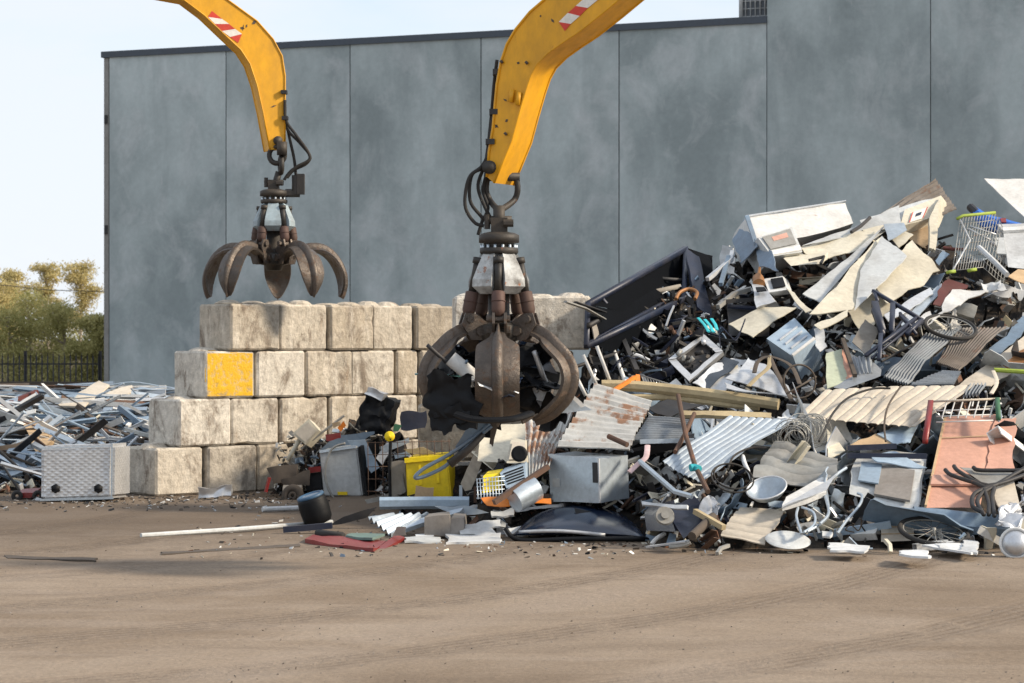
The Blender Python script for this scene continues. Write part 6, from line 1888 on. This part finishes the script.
def fill(n_, zone, df, kinds, where, smin, smax, ofs, size_px=None):
    for _ in range(n_):
        kind, wgt, cols = rnd.choices(kinds, [k[1] for k in kinds])[0]
        colname, m = rnd.choice(cols)
        px, py = zone()
        if px < 725 and px > 585 and py < 385 and rnd.random() < .75:
            colname, m = rnd.choice([('black', M_BLACK), ('dark steel', M_DARK), ('navy', M_NAVY), ('black', M_BLACK)])
        if 'sheet' in kind and colname in ('rusty brown', 'muddy brown'):
            colname, m = rnd.choice([('dark steel', M_DARK), ('dirty grey', M_DSHEET), ('blue grey', M_BLUEGREY)])
        D = df(px, py) + rnd.uniform(*ofs)
        s = smin + (smax - smin) * rnd.random() ** 1.6
        if kind in ('crushed box',):
            s *= .75
        if kind in ('bar', 'pipe', 'slat', 'channel', 'wire'):
            s *= 1.25
        if py > 480:
            D = min(D, G(py) - .05)
        if s > .42 and 570 < px < 735 and py < 395 and 'sheet' in kind:
            s = .28
        D = clear(px, py, D, s)
        if D is None:
            continue
        c = P(px, py, D)
        c.z = max(c.z, s * .25)
        bm = piece(kind, c, s)
        lo = min(v.co.z for v in bm.verts)
        if lo < .005:
            for v in bm.verts:
                v.co.z += .005 - lo
        nm = kind.replace(' ', '_')
        put(nm, bm, m, None, '%s %s %s' % (colname, kind, where), kind, '%s %s pieces %s' % (colname, kind, where))


LIGHT = [('pale grey', M_PALE), ('white', M_WHITE), ('cream', M_CREAM), ('shiny silver', M_ALU), ('blue grey', M_BLUEGREY), ('galvanised', M_GALV), ('light blue', M_LBLUE)]
DARKS = [('black', M_BLACK), ('dark steel', M_DARK), ('black', M_BLACK), ('muddy brown', M_BROWN), ('dirty grey', M_DSHEET), ('navy', M_NAVY), ('rusty brown', M_RUST)]
kinds_r = [('sheet offcut', 6, LIGHT + LIGHT + DARKS), ('bent sheet', 6, LIGHT + LIGHT + DARKS), ('bar', 5, DARKS + LIGHT[:4]), ('pipe', 2, DARKS[1:] + LIGHT[:4]),
           ('channel', 3, [('white', M_WHITE), ('shiny silver', M_ALU), ('dark steel', M_DARK), ('cream', M_CREAM), ('rusty brown', M_RUST)]), ('crushed box', 1.2, LIGHT + DARKS), ('wire', 3, DARKS[:5]), ('slat', 3, LIGHT + [('tan', M_WOOD)])]


def zone_r():
    while True:
        px = rnd.uniform(500, 1050)
        top = sil(px, SIL) - 2
        py = rnd.uniform(top, 545)
        if px < 590 and py < 440:
            continue
        return px, py


fill(150, zone_r, PD, [('sheet offcut', 3, LIGHT + LIGHT + DARKS[:3]), ('bent sheet', 3, LIGHT + LIGHT + DARKS[3:])], 'lying large in the big right heap', .8, 1.45, (-.1, .25))
fill(400, zone_r, PD, kinds_r, 'wedged in the big right heap', .18, .8, (-.25, .3))
fill(70, lambda: (lambda x_: (x_, rnd.uniform(sil(x_, SIL) + 14, 390)))(rnd.uniform(600, 730)), PD, [('bar', 4, [('black', M_BLACK), ('shiny silver', M_ALU), ('dark steel', M_DARK), ('blue grey', M_BLUEGREY)]), ('wire', 3, DARKS[:3]), ('pipe', 1, [('shiny silver', M_ALU), ('rusty brown', M_RUST)])], 'tangled beside the black steel tray', .12, .4, (-.25, .1))
# the tangle at the heap foot: finer
fill(160, lambda: (rnd.uniform(640, 1030), rnd.uniform(490, 552)), lambda a, b_: min(PD(a, b_), G(b_) - .1), kinds_r, 'at the foot of the big right heap', .10, .30, (-.6, .1))
fill(70, lambda: (lambda x_: (x_, rnd.uniform(sil(x_, SIL) + 12, 400)))(rnd.uniform(600, 760)), PD, [('bar', 3, DARKS), ('sheet offcut', 3, DARKS + LIGHT[:1]), ('bent sheet', 3, DARKS + LIGHT[3:5]), ('wire', 2, DARKS[:3]), ('crushed box', 2, DARKS)], 'around the black steel tray', .15, .42, (-.1, .35))
# aluminium sections on the left
ALUS = [('shiny silver', M_ALU), ('galvanised', M_GALV), ('blue grey', M_BLUEGREY), ('light blue', M_LBLUE), ('white', M_WHITE)]


def long_piece(i):
    px, py = rnd.uniform(-15, 168), 385 + 100 * rnd.random() ** 1.1
    if px > 140 and py > 440:
        py -= 50
    colname, m = rnd.choice(ALUS * 3 + [('rusty brown', M_RUST), ('muddy brown', M_BROWN), ('dark steel', M_DARK)])
    D = LD(px, py) + rnd.uniform(-1.0, -.1)
    c = P(px, py, D)
    ang = rnd.choice([rnd.uniform(-.5, .2), rnd.uniform(-.9, -.2), rnd.uniform(.2, .9), rnd.uniform(-.12, .12)])
    if py < 402:
        ang *= .2
    a = Vector((math.cos(ang), rnd.uniform(-.5, .5), math.sin(ang) * .8)).normalized()
    s = rnd.uniform(.35, 1.15)
    if px + s * 50 * abs(a.x) > 150:
        s = min(s, .5)
    b_ = a.cross(rv()).normalized(); n_ = a.cross(b_).normalized()
    w_ = rnd.uniform(.014, .05)
    bm = NB()
    t_ = rnd.random()
    if t_ < .5:
        prism(bm, [c - a * s + b_ * x_ * w_ + n_ * y_ * w_ for x_, y_ in ((-1, 1), (-1, -.6), (1, -.6), (1, 1), (.8, 1), (.8, -.4), (-.8, -.4), (-.8, 1))], a * s * 2)
        nm = 'aluminium_section'
    elif t_ < .8:
        solid(bm, [c - a * s - b_ * w_ * 1.6, c + a * s - b_ * w_ * 1.6, c + a * s + b_ * w_ * 1.6, c - a * s + b_ * w_ * 1.6], n_ * .02, 8, 2, 1, crumple=.04)
        nm = 'flat_strip'
    else:
        tubeb(bm, smooth_path([c - a * s, c + rv() * .08, c + a * s], 4), w_ * .6, 7)
        nm = 'round_tube'
    for v in bm.verts:
        v.co.z = max(v.co.z, .01)
    put(nm, fixn(bm), m, None, '%s %s in the left heap of aluminium' % (colname, nm.replace('_', ' ')), nm.replace('_', ' '), '%s %s pieces in the left heap' % (colname, nm.replace('_', ' ')))


for i in range(290):
    long_piece(i)
fill(40, lambda: (rnd.uniform(-10, 165), rnd.uniform(400, 485)), LD, [('bent sheet', 3, ALUS), ('crushed box', 1, ALUS + DARKS), ('wire', 2, DARKS)], 'in the left heap of aluminium', .15, .4, (-1.0, -.2))
# along the walls
fill(60, lambda: (rnd.uniform(285, 400), rnd.uniform(425, 492)), MD, kinds_r, 'at the foot of the stepped wall', .08, .24, (-.2, .2))
fill(35, lambda: (rnd.uniform(405, 520), rnd.uniform(455, 520)), MD, kinds_r, 'on the ground under the front grab', .08, .26, (-.3, .2))


# loose bits nobody could count, several materials in one object
def bits(name, label, n_, zone, df, ofs, smin, smax, mats, ground=False):
    bm = NB()
    for _ in range(n_):
        px, py = zone()
        D = (G(py) if ground else df(px, py)) + rnd.uniform(*ofs)
        s = rnd.uniform(smin, smax)
        if not ground:
            for poly, dh in HERO:
                if inside((px, py), poly):
                    D = max(D, dh + .1)
        c = P(px, py, D)
        if ground:
            c.z = s * .15
        a = rv(.3 if ground else 1) * s; b_ = a.cross(rv()).normalized() * s * rnd.uniform(.15, .7)
        n2_ = a.cross(b_).normalized() * min(s * .25, .03)
        k = rnd.randrange(len(mats))
        vs = [bm.verts.new(c + x_) for x_ in (-a - b_, a - b_ * rnd.uniform(.2, 1), a + b_, -a * rnd.uniform(.3, 1) + b_)]
        us = [bm.verts.new(v.co + n2_) for v in vs]
        for f in ((vs[0], vs[1], vs[2], vs[3]), (us[3], us[2], us[1], us[0]), (vs[0], us[0], us[1], vs[1]), (vs[1], us[1], us[2], vs[2]), (vs[2], us[2], us[3], vs[3]), (vs[3], us[3], us[0], vs[0])):
            bm.faces.new(f).material_index = k
    put(name, fixn(bm), None, None, label, kind='stuff', mats=mats, smooth=0, cat='litter')


ML = [M_PALE, M_WHITE, M_ALU, M_BLUEGREY, M_DARK, M_BLACK, M_RUST, M_BROWN, M_CREAM, M_DSHEET, M_BLACK, M_DARK]
bits('loose_scrap_bits', 'countless small metal bits filling the gaps of the right heap', 4200, zone_r, PD, (.0, .6), .03, .14, [M_DARK, M_BLACK] + ML)
bits('loose_scrap_bits', 'countless small metal bits filling the gaps of the left heap', 1300, lambda: (rnd.uniform(-20, 166), rnd.uniform(392, 492)), LD, (-.5, .4), .03, .13, ML)
bits('loose_scrap_bits', 'countless small bits piled along the foot of the stepped wall', 700, lambda: (rnd.uniform(275, 400), rnd.triangular(430, 496, 490)), MD, (-.2, .2), .02, .08, ML)
bits('yard_litter', 'small litter and shards scattered on the yard along the foot of the heaps', 800, lambda: (rnd.choice([rnd.uniform(190, 640), rnd.uniform(560, 1030)]), rnd.triangular(500, 562, 546)), PD, (0, 0), .008, .042, ML + [M_MUD, M_BROWN, M_MUD, M_DARK], ground=True)
bits('yard_litter', 'crumbs of rubble scattered at the foot of the block wall and checker plate box', 700, lambda: (rnd.uniform(0, 330), rnd.triangular(488, 512, 498)), PD, (0, 0), .008, .05, [M_BROWN, M_MUD, M_DARK, M_FOAM, M_DARK], ground=True)
bits('gravel', 'fine gravel and grit strewn over the packed dirt yard', 1100, lambda: (rnd.uniform(-30, 1060), 505 + 190 * rnd.random() ** 1.0), PD, (0, 0), .003, .011, [M_MUD, M_BROWN, M_MUD, M_MUD], ground=True)
